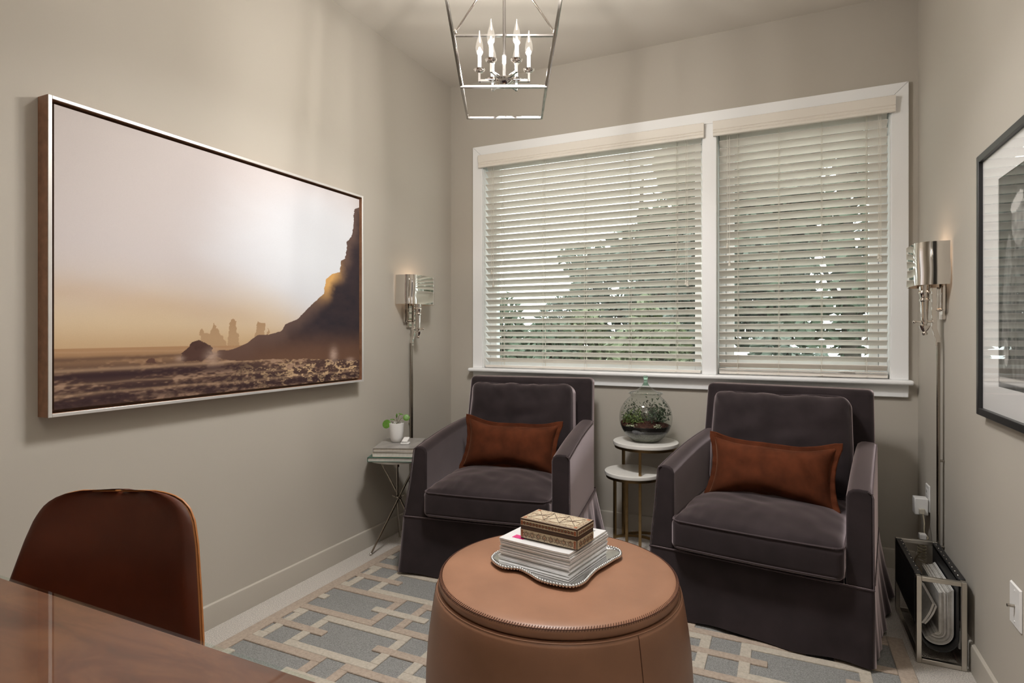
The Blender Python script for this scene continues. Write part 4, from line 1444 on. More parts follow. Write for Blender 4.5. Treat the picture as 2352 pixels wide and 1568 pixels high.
def terrarium():
    Z0 = 0.5525
    root = thing('glass_terrarium', 'round lidded glass terrarium with moss and plants on the taller marble table', 'terrarium', (NB[0], NB[1], Z0))
    R = 0.139
    prof = []
    zc = 0.122
    for k in range(25):
        a = math.radians(-61 + 117 * k / 24)
        prof.append((R * math.cos(a), zc + R * 1.0 * math.sin(a)))
    zb = prof[0][1]
    prof = [(r, z - zb + 0.001) for r, z in prof]
    zt = prof[-1][1]
    bowlp = [(0.01, 0.0005), (prof[0][0] * 0.96, 0.0005)] + prof + [(0.080, zt + 0.006), (0.084, zt + 0.012), (0.090, zt + 0.015)]
    Mg = thin_glass('terrarium_glass', (0.93, 0.95, 0.93), 0.055)
    G().lathe(bowlp, 64, cap=False).obj('glass_bowl', Mg, root, 60)
    G().lathe([(0.090 - 0.003, zt + 0.0152), (0.0905, zt + 0.0165), (0.0905, zt + 0.0195), (0.087, zt + 0.0205)], 64, cap=False).obj('bowl_rim', thin_glass('rim_glass', (0.86, 0.93, 0.88), 0.12), root, 60)
    lid = G().lathe([(0.088, zt + 0.021), (0.080, zt + 0.016), (0.070, zt + 0.021), (0.052, zt + 0.031), (0.034, zt + 0.043), (0.022, zt + 0.053), (0.016, zt + 0.060)], 64, cap=False).obj('glass_lid', Mg, root, 60)
    Mk = mat('green_glass_knob', (0.55, 0.85, 0.70), 0.08, trans=0.9, ior=1.45)
    G().lathe([(0.002, zt + 0.058), (0.020, zt + 0.0585), (0.015, zt + 0.064), (0.011, zt + 0.072), (0.0095, zt + 0.084), (0.0105, zt + 0.092), (0.0125, zt + 0.097), (0.0125, zt + 0.106), (0.010, zt + 0.110), (0.002, zt + 0.111)], 32).obj('lid_knob', Mk, lid, 50)
    def rad(z):
        for i in range(len(prof) - 1):
            if prof[i][1] <= z <= prof[i + 1][1]:
                t = (z - prof[i][1]) / (prof[i + 1][1] - prof[i][1])
                return prof[i][0] + (prof[i + 1][0] - prof[i][0]) * t
        return prof[0][0]
    def layer(name, z0, z1, m, bumpy=0.0):
        n = 6
        pr = [(0.005, z0)] + [(rad(z0 + (z1 - z0) * i / n) - 0.003, z0 + (z1 - z0) * i / n) for i in range(n + 1)] + [(rad(z1) * 0.5, z1 + bumpy), (0.005, z1 + bumpy)]
        return G().lathe(pr, 48).obj(name, m, root, 60)
    layer('gravel_layer', 0.002, 0.018, mat('pale_gravel', (0.30, 0.30, 0.25), 0.9, noise=(220, 0.6, 2)))
    layer('sand_layer', 0.0185, 0.050, mat('grey_sand', (0.20, 0.195, 0.175), 0.95, noise=(160, 0.35, 3)))
    layer('soil_layer', 0.0505, 0.084, mat('dark_soil', (0.010, 0.007, 0.006), 0.95, noise=(90, 0.5)), 0.012)
    r = random.Random(12)
    Mm = mat('red_brown_moss', (0.060, 0.018, 0.010), 0.95, noise=(120, 0.5), bump=(160, 1.0, 0.01))
    def mound(name, m, cx, cy, rr, z0, hh, seed):
        def fn(a, b):
            t, s_ = a * 2 * PI, b
            q = rr * s_
            z = z0 + hh * max(0, 1 - s_ ** 2.5) + 0.010 * mnoise.noise(Vector((math.cos(t) * q * 60, math.sin(t) * q * 60, seed)))
            x, y = cx + q * math.cos(t), cy + q * math.sin(t)
            d = math.hypot(x, y)
            lim = rad(min(max(z, 0.002), zt - 0.002)) - 0.004
            if d > lim:
                x, y = x * lim / d, y * lim / d
            return (x, y, z)
        return G().grid(fn, 40, 12).obj(name, m, root, 180)
    mound('moss_mound', Mm, 0.0, 0.0, 0.132, 0.080, 0.030, 1)
    mound('moss_mound', Mm, -0.078, -0.03, 0.062, 0.084, 0.034, 2)
    # stone against the glass
    G().sphere((-0.018, -0.112, 0.062), 0.022, 16, 10, (1.35, 0.7, 0.75)).obj('stone', mat('grey_stone', (0.14, 0.14, 0.145), 0.8, noise=(60, 0.3)), root, 60)
    def leaves(name, m, n, cfun, size, seed, flat=0.3):
        g = G()
        q = random.Random(seed)
        for _ in range(n):
            x, y, z = cfun(q)
            d = math.hypot(x, y)
            lim = rad(min(max(z, 0.02), zt - 0.002)) - 0.009
            if d > lim:
                x, y = x * lim / d, y * lim / d
            s_ = size * q.uniform(0.6, 1.3)
            n1 = Vector((q.uniform(-1, 1), q.uniform(-1, 1), q.uniform(-flat, 1))).normalized()
            t1 = n1.orthogonal().normalized()
            t1.rotate(Matrix.Rotation(q.uniform(0, 6.3), 3, n1))
            t2 = n1.cross(t1)
            P = Vector((x, y, z))
            g.add([tuple(P - t1 * s_), tuple(P + t2 * s_ * 0.45 + n1 * s_ * 0.15), tuple(P + t1 * s_), tuple(P - t2 * s_ * 0.45 + n1 * s_ * 0.15)], [(0, 1, 2, 3)])
        o = g.obj(name, m, root, 0, fix=False)
        o['kind'] = 'stuff'
        return o
    Mgr = mat('fern_green', (0.13, 0.19, 0.05), 0.6, noise=(40, 0.4))
    Mdk = mat('dark_leaf', (0.05, 0.075, 0.04), 0.6, noise=(40, 0.4))
    Mtw = mat('grey_brown_twig', (0.11, 0.085, 0.065), 0.8)
    Mfl = mat('pale_lichen', (0.55, 0.56, 0.42), 0.8)
    leaves('fern_leaves', Mgr, 380, lambda q: (q.gauss(-0.055, 0.028), q.gauss(-0.045, 0.03), 0.103 + abs(q.gauss(0, 0.024))), 0.009, 1)
    leaves('dark_leaves', Mdk, 420, lambda q: (q.gauss(0.06, 0.035), q.gauss(-0.01, 0.045), 0.115 + abs(q.gauss(0.03, 0.03))), 0.0095, 2)
    leaves('dark_leaves', Mdk, 220, lambda q: (q.gauss(-0.070, 0.02), q.gauss(0.0, 0.03), 0.12 + abs(q.gauss(0.0, 0.04))), 0.007, 3)
    leaves('lichen', Mfl, 120, lambda q: (q.gauss(-0.058, 0.018), -0.108 + q.gauss(0, 0.004), 0.088 + q.gauss(0, 0.005)), 0.006, 4, -1)
    leaves('lichen', Mfl, 90, lambda q: (q.gauss(0.085, 0.012), -0.096 + q.gauss(0, 0.004), 0.091 + q.gauss(0, 0.006)), 0.006, 5, -1)
    g = G()
    q = random.Random(9)
    for k in range(34):
        a, rr = q.uniform(0, 6.28), q.uniform(0.01, 0.07)
        p = Vector((rr * math.cos(a), rr * math.sin(a), 0.08))
        path = [tuple(p)]
        for _ in range(6):
            p = p + Vector((q.uniform(-0.014, 0.014), q.uniform(-0.014, 0.014), q.uniform(0.008, 0.026)))
            d = math.hypot(p.x, p.y)
            lim = (rad(min(p.z, zt - 0.002)) - 0.008)
            if d > lim:
                p.x *= lim / d
                p.y *= lim / d
            if p.z > zt + 0.02:
                break
            path.append(tuple(p))
        g.tube(path, 0.0009, 4)
    tw = g.obj('twigs', Mtw, root, 0)
    tw['kind'] = 'stuff'
terrarium()

# ================================================================== TRIPOD SIDE TABLE, BOOKS, PLANT, REMOTE
ST = (-1.832, 2.520)
def side_table():
    root = thing('tripod_side_table', 'small white topped side table on three crossed nickel rods with books on it', 'side table', (ST[0], ST[1], 0))
    zk, zt = 0.27, 0.487
    G().lathe([(0.150, zt - 0.014), (0.153, zt - 0.012), (0.153, zt - 0.002), (0.150, zt)], 48).obj('table_top', M_marble, root, 30)
    ang0 = math.atan2(2.384 - ST[1], -1.9 - ST[0])
    for k in range(3):
        a = ang0 + 2 * PI * k / 3
        fx_, fy_ = 0.155 * math.cos(a), 0.155 * math.sin(a)
        on_rug = ST[0] + fx_ > RX0 - 0.01 and ST[1] + fy_ < RY1 + 0.01
        f = Vector((fx_, fy_, 0.0195 if on_rug else 0.006))
        off = Vector((-math.sin(a), math.cos(a), 0)) * 0.006
        t = Vector((-0.128 * math.cos(a), -0.128 * math.sin(a), zt - 0.0145))
        leg = G().tube([f, Vector((0, 0, zk)) + off, t], [0.0048, 0.0062, 0.0062], 10).obj('leg', M_nickel2, root, 60)
        G().sphere((f.x, f.y, f.z + 0.0015), 0.0072, 10, 8).obj('foot', M_nickel, leg, 60)
        G().lathe([(0.010, zt - 0.030), (0.010, zt - 0.0148)], 12, (t.x, t.y, 0)).obj('ferrule', M_nickel2, leg, 40)
    kn = G()
    kn.tube([(0.016 * math.cos(t), 0.016 * math.sin(t), zk + 0.004 * math.sin(3 * t)) for t in [2 * PI * i / 24 for i in range(24)]], 0.0045, 8, closed=True)
    kn.tube([(0.013, 0.006, zk), (0.030, 0.012, zk + 0.012)], 0.004, 8)
    kn.tube([(-0.013, -0.006, zk), (-0.030, -0.010, zk + 0.006)], 0.004, 8)
    kn.obj('knot', M_nickel2, root, 60)
side_table()
def book(label, loc, rz, hx, hy, th, cover, covc, pages=(0.62, 0.60, 0.56), rough=0.3, spine=-1):
    """spine on the local -x side (spine=-1); cover boards over a page block"""
    root = thing('book', label, 'book', loc, rz, 'books on the tripod side table')
    m = mat('cover_' + cover, covc, rough, noise=(18, 0.15))
    t = 0.0025
    G().box(-hx, hx, -hy, hy, 0, t).obj('back_cover', m, root, 35, 0.0006)
    G().box(-hx, hx, -hy, hy, th - t, th).obj('front_cover', m, root, 35, 0.0006)
    G().box(-hx, -hx + 0.003, -hy, hy, t, th - t).obj('spine', m, root, 0)
    G().box(-hx + 0.003, hx - 0.003, -hy + 0.003, hy - 0.003, t + 0.0002, th - t - 0.0002).obj('pages', mat('book_pages_' + cover, pages, 0.85, noise=(80, 0.08)), root, 0)
    return root
BA = math.radians(23)
bz = 0.4878
BC = (-1.818, 2.512)
book('wide green edged art book at the bottom of the stack on the tripod table', (BC[0] - 0.006, BC[1] - 0.004, bz), BA, 0.121, 0.150, 0.0225, 'dark_green', (0.03, 0.10, 0.07), (0.50, 0.49, 0.45))
book('thick cream book in the middle of the stack on the tripod table', (BC[0], BC[1] + 0.004, bz + 0.023), BA, 0.107, 0.142, 0.0245, 'cream', (0.62, 0.56, 0.48), (0.60, 0.58, 0.53))
book('silver grey photo book on top of the stack on the tripod table', (BC[0] + 0.002, BC[1] + 0.004, bz + 0.048), BA + 0.01, 0.108, 0.142, 0.0195, 'silver_grey', (0.30, 0.285, 0.27), (0.52, 0.48, 0.42), 0.18)
BT = bz + 0.048 + 0.0197
def plant():
    root = thing('potted_plant', 'small round leaved plant in a white ceramic pot on the books', 'plant', (-1.852, 2.530, BT))
    pot = mat('white_ceramic', (0.82, 0.81, 0.80), 0.3)
    G().lathe([(0.004, 0.0005), (0.021, 0.0005), (0.027, 0.006), (0.033, 0.025), (0.037, 0.055), (0.0385, 0.085), (0.0390, 0.099), (0.0375, 0.1005), (0.0360, 0.099), (0.0350, 0.088), (0.004, 0.086)], 40).obj('pot', pot, root, 40)
    G().lathe([(0.003, 0.091), (0.020, 0.091), (0.0345, 0.089)], 24).obj('soil', mat('brown_soil', (0.06, 0.03, 0.02), 0.95, bump=(150, 1, 0.01)), root, 40)
    Ml = mat('round_leaf_green', (0.10, 0.23, 0.03), 0.4, noise=(60, 0.2))
    Ms = mat('stem_green_brown', (0.16, 0.15, 0.07), 0.6)
    cam_r = Vector((math.cos(math.radians(25)), math.sin(math.radians(25)), 0))
    cam_f = Vector((-math.sin(math.radians(25)), math.cos(math.radians(25)), 0))
    specs = [(-0.050, -0.012, 0.096, 0.0235, (-0.25, -0.92, 0.35)), (0.052, 0.002, 0.128, 0.0175, (0.2, -0.9, 0.4)), (0.000, 0.0, 0.138, 0.012, (-0.85, -0.5, 0.1)),
             (0.022, 0.01, 0.146, 0.013, (0.3, -0.05, 1.0)), (-0.026, 0.02, 0.116, 0.012, (0.05, -0.06, 1.0))]
    for a, d, z, r, nn in specs:
        c = cam_r * a + cam_f * d + Vector((0, 0, z))
        n = (cam_r * nn[0] + cam_f * nn[1] + Vector((0, 0, nn[2]))).normalized()
        t1 = n.orthogonal().normalized()
        t2 = n.cross(t1)
        st = G().tube([(0.0, 0.0, 0.090), tuple((c * 0.5) + Vector((0, 0, 0.048 + 0.012))), tuple(c)], 0.0011, 6).obj('stem', Ms, root, 60)
        g = G()
        N = 20
        rings = []
        for q, dz in ((0.02, 0.0), (0.4, 0.0008), (0.75, 0.0), (1.0, -0.0018)):
            rings.append([tuple(c + (t1 * math.cos(2 * PI * i / N) + t2 * math.sin(2 * PI * i / N)) * r * q + n * (dz + 0.0004)) for i in range(N)])
        for q, dz in ((1.0, -0.0018), (0.75, 0.0), (0.4, 0.0008), (0.02, 0.0)):
            rings.append([tuple(c + (t1 * math.cos(2 * PI * i / N) + t2 * math.sin(2 * PI * i / N)) * r * q + n * (dz - 0.0004)) for i in range(N)])
        g.rings(rings)
        g.obj('leaf', Ml, st, 60)
plant()
def remote():
    r1 = thing('remote_holder', 'small white plastic holder lying on the silver grey book', 'remote', (-1.774, 2.500, BT), BA)
    G().box(-0.022, 0.022, -0.020, 0.020, 0.0004, 0.009).obj('holder_body', M_plastic, r1, 35, 0.002)
    r2 = tag(G().box(-0.017, 0.012, -0.030, 0.036, 0, 0.008).obj('remote_control', M_plastic, None, 35, 0.002), 'slim white remote control propped on its white holder', 'remote')
    r2.location = (-1.778, 2.512, BT + 0.0150)
    r2.rotation_euler = (math.radians(9), 0, BA)
remote()

# ================================================================== MAGAZINE RACK
RK = (0.4825, 2.615)
def rack():
    root = thing('magazine_rack', 'nickel framed magazine rack with black leather sling standing by the wall', 'magazine rack', (RK[0], RK[1], 0))
    hx, hy, H = 0.0705, 0.214, 0.296
    b = 0.0075
    M_fr = mat('brushed_nickel_bar', (0.58, 0.55, 0.50), 0.3, 1.0)
    for sy in (-1, 1):
        y = sy * (hy - b)
        for sx in (-1, 1):
            G().box(sx * (hx - b) - b, sx * (hx - b) + b, y - b, y + b, 0.001, H).obj('upright', M_fr, root, 35, 0.0012)
        for z in (0.001 + b, H - b):
            G().box(-hx + 2 * b, hx - 2 * b, y - b * 0.98, y + b * 0.98, z - b, z + b).obj('cross_bar', M_fr, root, 35, 0.0012)
    for sx in (-1, 1):
        for z in (0.001 + b, H - b):
            G().box(sx * (hx - b) - b * 0.96, sx * (hx - b) + b * 0.96, -hy + 2 * b, hy - 2 * b, z - b * 0.96, z + b * 0.96).obj('side_bar', M_fr, root, 35, 0.0012)
    # leather sling: U section between the top side bars
    ly = hy - 0.026
    prof = []
    R = hx - 2 * b - 0.004
    zc = 0.042 + R
    prof.append((-R, H - 0.004))
    for k in range(17):
        t = PI + PI * k / 16
        prof.append((R * math.cos(t), zc + R * math.sin(t)))
    prof.append((R, H - 0.004))
    def offp(pf, d):
        o_ = []
        for i, (x, z) in enumerate(pf):
            cx_, cz_ = 0, max(z, zc)
            v = Vector((x - cx_, z - cz_))
            v.normalize()
            o_.append((x + v.x * d, z + v.y * d))
        return o_
    outp = offp(prof, 0.0035)
    sec = prof + list(reversed(outp))
    rings = [[(x, y, z) for x, z in sec] for y in (-ly, ly)]
    sl = G().rings(rings).obj('leather_sling', M_black, root, 40)
    for sx in (-1, 1):
        G().hexa([(sx * R, -ly, H - 0.012), (sx * (hx + 0.002), -ly, H - 0.012), (sx * (hx + 0.002), ly, H - 0.012), (sx * R, ly, H - 0.012),
                  (sx * R, -ly, H + 0.003), (sx * (hx + 0.002), -ly, H + 0.003), (sx * (hx + 0.002), ly, H + 0.003), (sx * R, ly, H + 0.003)]).obj('sling_wrap', M_black, sl, 35, 0.002)
        # outer flap hanging over the side
        G().box(*sorted((sx * (hx + 0.0005), sx * (hx + 0.0025))), -ly, ly, 0.13, H - 0.0122).obj('sling_flap', M_black, sl, 0)
        for k in range(9):
            y = -ly + 0.03 + (2 * ly - 0.06) * k / 8
            G().sphere((sx * (R + 0.006), y, H + 0.0035), 0.0028, 8, 6, (1, 1, 0.6)).obj('rivet', M_nickel, sl, 60)
rack()
def rack_mags():
    # curved magazines slumped in the sling, spines along Y
    cx, cy = RK
    R = 0.0705 - 0.015 - 0.004 - 0.0045
    zc = 0.042 + R + 0.0045
    Mp = [mat('magazine_pages_%d' % i, c, 0.75, noise=(60, 0.12)) for i, c in enumerate([(0.60, 0.58, 0.55), (0.50, 0.48, 0.45), (0.42, 0.40, 0.37)])]
    n = 13
    th = 0.0036
    for i in range(n):
        # each magazine follows the wall-side of the sling then curls along the bottom
        r = R - i * (th + 0.0003) - th / 2
        if r < 0.004:
            break
        top = 0.243 - i * 0.0018 + rnd.uniform(-0.003, 0.003)
        a_end = PI + math.radians(38 + i * 1.2)
        cl = [(r, top)]
        for k in range(3):
            cl.append((r, top + (zc - top) * (k + 1) / 4))
        for k in range(13):
            t = 2 * PI - (2 * PI - a_end) * k / 12
            cl.append((r * math.cos(t), zc + r * math.sin(t)))
        rings = []
        for y in (-0.15 + rnd.uniform(-0.003, 0.003), 0.12):
            ring = []
            for s_ in (1, -1):
                seq = cl if s_ == 1 else list(reversed(cl))
                for (x, z) in seq:
                    v = Vector((x, z - max(min(z, zc), -9))) if z < zc else Vector((1, 0))
                    if z < zc:
                        v = Vector((x, z - zc))
                    v.normalize()
                    ring.append((x + v.x * s_ * th / 2, y, z + v.y * s_ * th / 2))
            rings.append(ring)
        o = G().rings(rings).obj('magazine', Mp[i % 3] if i else mat('magazine_white', (0.66, 0.65, 0.63), 0.5), None, 40)
        nth = ['first', 'second', 'third', 'fourth', 'fifth', 'sixth', 'seventh', 'eighth', 'ninth', 'tenth', 'eleventh', 'twelfth', 'thirteenth'][i]
        tag(o, 'curled magazine slumped in the rack sling, ' + nth + ' from the wall side', 'magazine', 'magazines curled in the rack')
        o.location = (cx, cy, 0.0)
    # two stiffer booklets leaning on the chair side, and a dark folder behind them
    def leaning(name, label, x0, z0, x1, z1, th_, y0, y1, m, bow, grp):
        N = 8
        A, B = Vector((x0, z0)), Vector((x1, z1))
        d = (B - A).normalized()
        nn = Vector((-d.y, d.x))
        rings = []
        for y in (y0, y1):
            ring = []
            for s_ in (1, -1):
                ks = range(N + 1) if s_ == 1 else range(N, -1, -1)
                for k in ks:
                    t = k / N
                    p = A + (B - A) * t + nn * (bow * math.sin(t * PI) + s_ * th_ / 2)
                    ring.append((p.x, y, p.y))
            rings.append(ring)
        o = G().rings(rings).obj(name, m, None, 40)
        tag(o, label, 'magazine' if name == 'magazine' else 'folder', grp)
        o.location = (cx, cy, 0)
        return o
    leaning('magazine', 'white booklet leaning across the rack, outer of the two', -0.0445, 0.116, -0.0125, 0.190, 0.0065, -0.16, 0.05, Mp[0], -0.004, 'magazines curled in the rack')
    leaning('magazine', 'white booklet leaning across the rack, inner of the two', -0.0370, 0.114, -0.0040, 0.182, 0.0055, -0.158, 0.05, Mp[0], -0.004, 'magazines curled in the rack')
    leaning('folder', 'dark teal folder standing against the chair side of the rack', -0.0420, 0.150, -0.036, 0.262, 0.004, -0.02, 0.16, mat('dark_teal_card', (0.012, 0.045, 0.060), 0.5), 0.0, None)
rack_mags()

# ================================================================== OUTLETS AND CORD ON THE RIGHT WALL
def wall_plate(name, label, cat, y, z, hy, hz):
    root = thing(name, label, cat, (XR, y, z))
    G().hexa([(-0.0055, -hy + 0.003, -hz + 0.003), (-0.0055, hy - 0.003, -hz + 0.003), (-0.0005, hy, -hz), (-0.0005, -hy, -hz),
              (-0.0055, -hy + 0.003, hz - 0.003), (-0.0055, hy - 0.003, hz - 0.003), (-0.0005, hy, hz), (-0.0005, -hy, hz)]).obj('plate', M_plastic, root, 35, 0.001)
    return root
r_ = wall_plate('wall_outlet', 'white power outlet plate on the wall above the magazine rack', 'outlet', 3.100, 0.405, 0.037, 0.058)
for zz in (-0.026, 0.026):
    s_ = G().box(-0.0075, -0.0056, -0.017, 0.017, zz - 0.014, zz + 0.014).obj('socket', M_plastic, r_, 35, 0.001)
    for yy in (-0.006, 0.006):
        G().box(-0.0079, -0.0074, yy - 0.001, yy + 0.001, zz - 0.003, zz + 0.006).obj('slot', M_black, s_, 0)
ad = thing('plug_adapter', 'white plug adapter pushed into the wall outlet', 'adapter', (XR - 0.0085, 3.082, 0.372))
G().box(-0.050, 0.0, -0.026, 0.026, -0.036, 0.036).obj('adapter_body', M_plastic, ad, 35, 0.003)
G().box(-0.036, -0.014, -0.040, -0.0262, -0.030, -0.006).obj('cord_plug', mat('clear_plug', (0.50, 0.46, 0.38), 0.3), ad, 35, 0.003)
M_gold = mat('clear_gold_cord', (0.34, 0.29, 0.20), 0.35)
xw = XR - 0.030
pth = [(xw, 3.062, 0.352), (xw, 3.02, 0.318), (xw - 0.004, 2.995, 0.28), (xw + 0.006, 2.98, 0.26), (xw - 0.02, 2.965, 0.245), (xw - 0.005, 2.95, 0.225), (xw - 0.03, 2.945, 0.205), (xw - 0.045, 2.955, 0.165),
       (xw - 0.02, 2.95, 0.125), (xw - 0.05, 2.935, 0.10), (xw - 0.02, 2.92, 0.075), (xw - 0.01, 2.90, 0.12), (xw + 0.005, 2.88, 0.18), (xw + 0.008, 2.855, 0.24)]
P = []
for i in range(len(pth) - 1):
    p0, p1, p2, p3 = [Vector(pth[max(0, min(len(pth) - 1, i + k))]) for k in (-1, 0, 1, 2)]
    for k in range(6):
        t = k / 6
        P.append(tuple(0.5 * ((2 * p1) + (-p0 + p2) * t + (2 * p0 - 5 * p1 + 4 * p2 - p3) * t * t + (-p0 + 3 * p1 - 3 * p2 + p3) * t ** 3)))
cr = thing('lamp_cord', 'clear gold lamp cord with a coiled bundle hanging behind the magazine rack', 'cord', (0, 0, 0))
G().tube(P, 0.0026, 8).obj('cord_run', M_gold, cr, 60)
coil = []
for k in range(150):
    t = k / 150
    a = t * 2 * PI * 7
    coil.append((xw - 0.022 + 0.014 * math.cos(a), 2.945 + 0.016 * math.sin(a), 0.262 - 0.09 * t))
G().tube(coil, 0.0024, 6).obj('cord_coil', M_gold, cr, 60)
G().box(xw - 0.034, xw - 0.008, 2.925, 2.955, 0.268, 0.290).obj('cord_switch', M_plastic, cr, 35, 0.003)
wp = wall_plate('cable_plate', 'white wall plate with a metal cable stub on the wall beneath the framed photograph', 'wall plate', 2.024, 0.384, 0.0415, 0.0575)
G().tube([(-0.0055, 0, 0), (-0.022, 0, 0)], 0.0042, 12).obj('cable_stub', M_nickel2, wp, 50)
for zz in (-0.042, 0.042):
    G().tube([(-0.0056, 0, zz), (-0.0068, 0, zz)], 0.0028, 10).obj('screw', M_plastic, wp, 50)
jb = thing('cable_box', 'small white cable box on the baseboard behind the magazine rack', 'cable box', (XR - 0.0125, 2.50, 0.066))
G().box(-0.016, 0, -0.014, 0.014, -0.032, 0.032).obj('box_body', M_plastic, jb, 35, 0.002)
G().box(-0.008, -0.004, -0.0148, -0.0140, -0.006, 0.006).obj('port', M_black, jb, 0)

# ================================================================== DESK AND LEATHER CHAIR
def desk():
    x0, x1, y0, y1, zt = -1.93, -0.480, -0.30, 0.503, 0.740
    root = thing('writing_desk', 'reddish wood desk topped with a sheet of clear glass', 'desk', ((x0 + x1) / 2, (y0 + y1) / 2, 0))
    ox, oy = (x0 + x1) / 2, (y0 + y1) / 2
    m = bpy.data.materials.new('mottled_red_wood')
    m.use_nodes = True
    nt = m.node_tree
    b = nt.nodes['Principled BSDF']
    tc = nt.nodes.new('ShaderNodeTexCoord')
    mp = nt.nodes.new('ShaderNodeMapping')
    mp.inputs['Scale'].default_value = (2.2, 7.0, 2.0)
    mp.inputs['Rotation'].default_value = (0, 0, math.radians(8))
    n = nt.nodes.new('ShaderNodeTexNoise')
    n.inputs['Scale'].default_value = 2.4
    n.inputs['Detail'].default_value = 7
    n.inputs['Roughness'].default_value = 0.62
    n.inputs['Distortion'].default_value = 0.8
    r = nt.nodes.new('ShaderNodeValToRGB')
    e = r.color_ramp.elements
    e[0].position, e[0].color = 0.25, (0.070, 0.022, 0.016, 1)
    e[1].position, e[1].color = 0.75, (0.32, 0.105, 0.036, 1)
    k = e.new(0.45)
    k.color = (0.155, 0.044, 0.024, 1)
    k = e.new(0.60)
    k.color = (0.215, 0.072, 0.038, 1)
    nt.links.new(tc.outputs['Object'], mp.inputs['Vector'])
    nt.links.new(mp.outputs[0], n.inputs['Vector'])
    nt.links.new(n.outputs['Fac'], r.inputs['Fac'])
    nt.links.new(r.outputs['Color'], b.inputs['Base Color'])
    b.inputs['Roughness'].default_value = 0.35
    MATS['mottled_red_wood'] = m
    gt = 0.003
    G().box(x0 - ox + 0.004, x1 - ox + 0.006, y0 - oy, y1 - oy, zt - gt - 0.046, zt - gt - 0.0006).obj('desk_top', m, root, 35, 0.002)
    G().box(x0 - ox, x1 - ox, y0 - oy, y1 - oy, zt - gt, zt).obj('glass_top', thin_glass('desk_glass', (0.93, 0.97, 0.95), 0.016), root, 0)
    G().box(x0 - ox + 0.05, x1 - ox - 0.05, y0 - oy + 0.05, y1 - oy - 0.05, zt - gt - 0.12, zt - gt - 0.0465).obj('apron', m, root, 0)
    for sx in (x0 - ox + 0.08, x1 - ox - 0.08):
        for sy in (y0 - oy + 0.08, y1 - oy - 0.08):
            G().box(sx - 0.025, sx + 0.025, sy - 0.025, sy + 0.025, 0.014 if sx > 0 or True else 0.001, zt - gt - 0.1205).obj('leg', m, root, 35, 0.003)
desk()

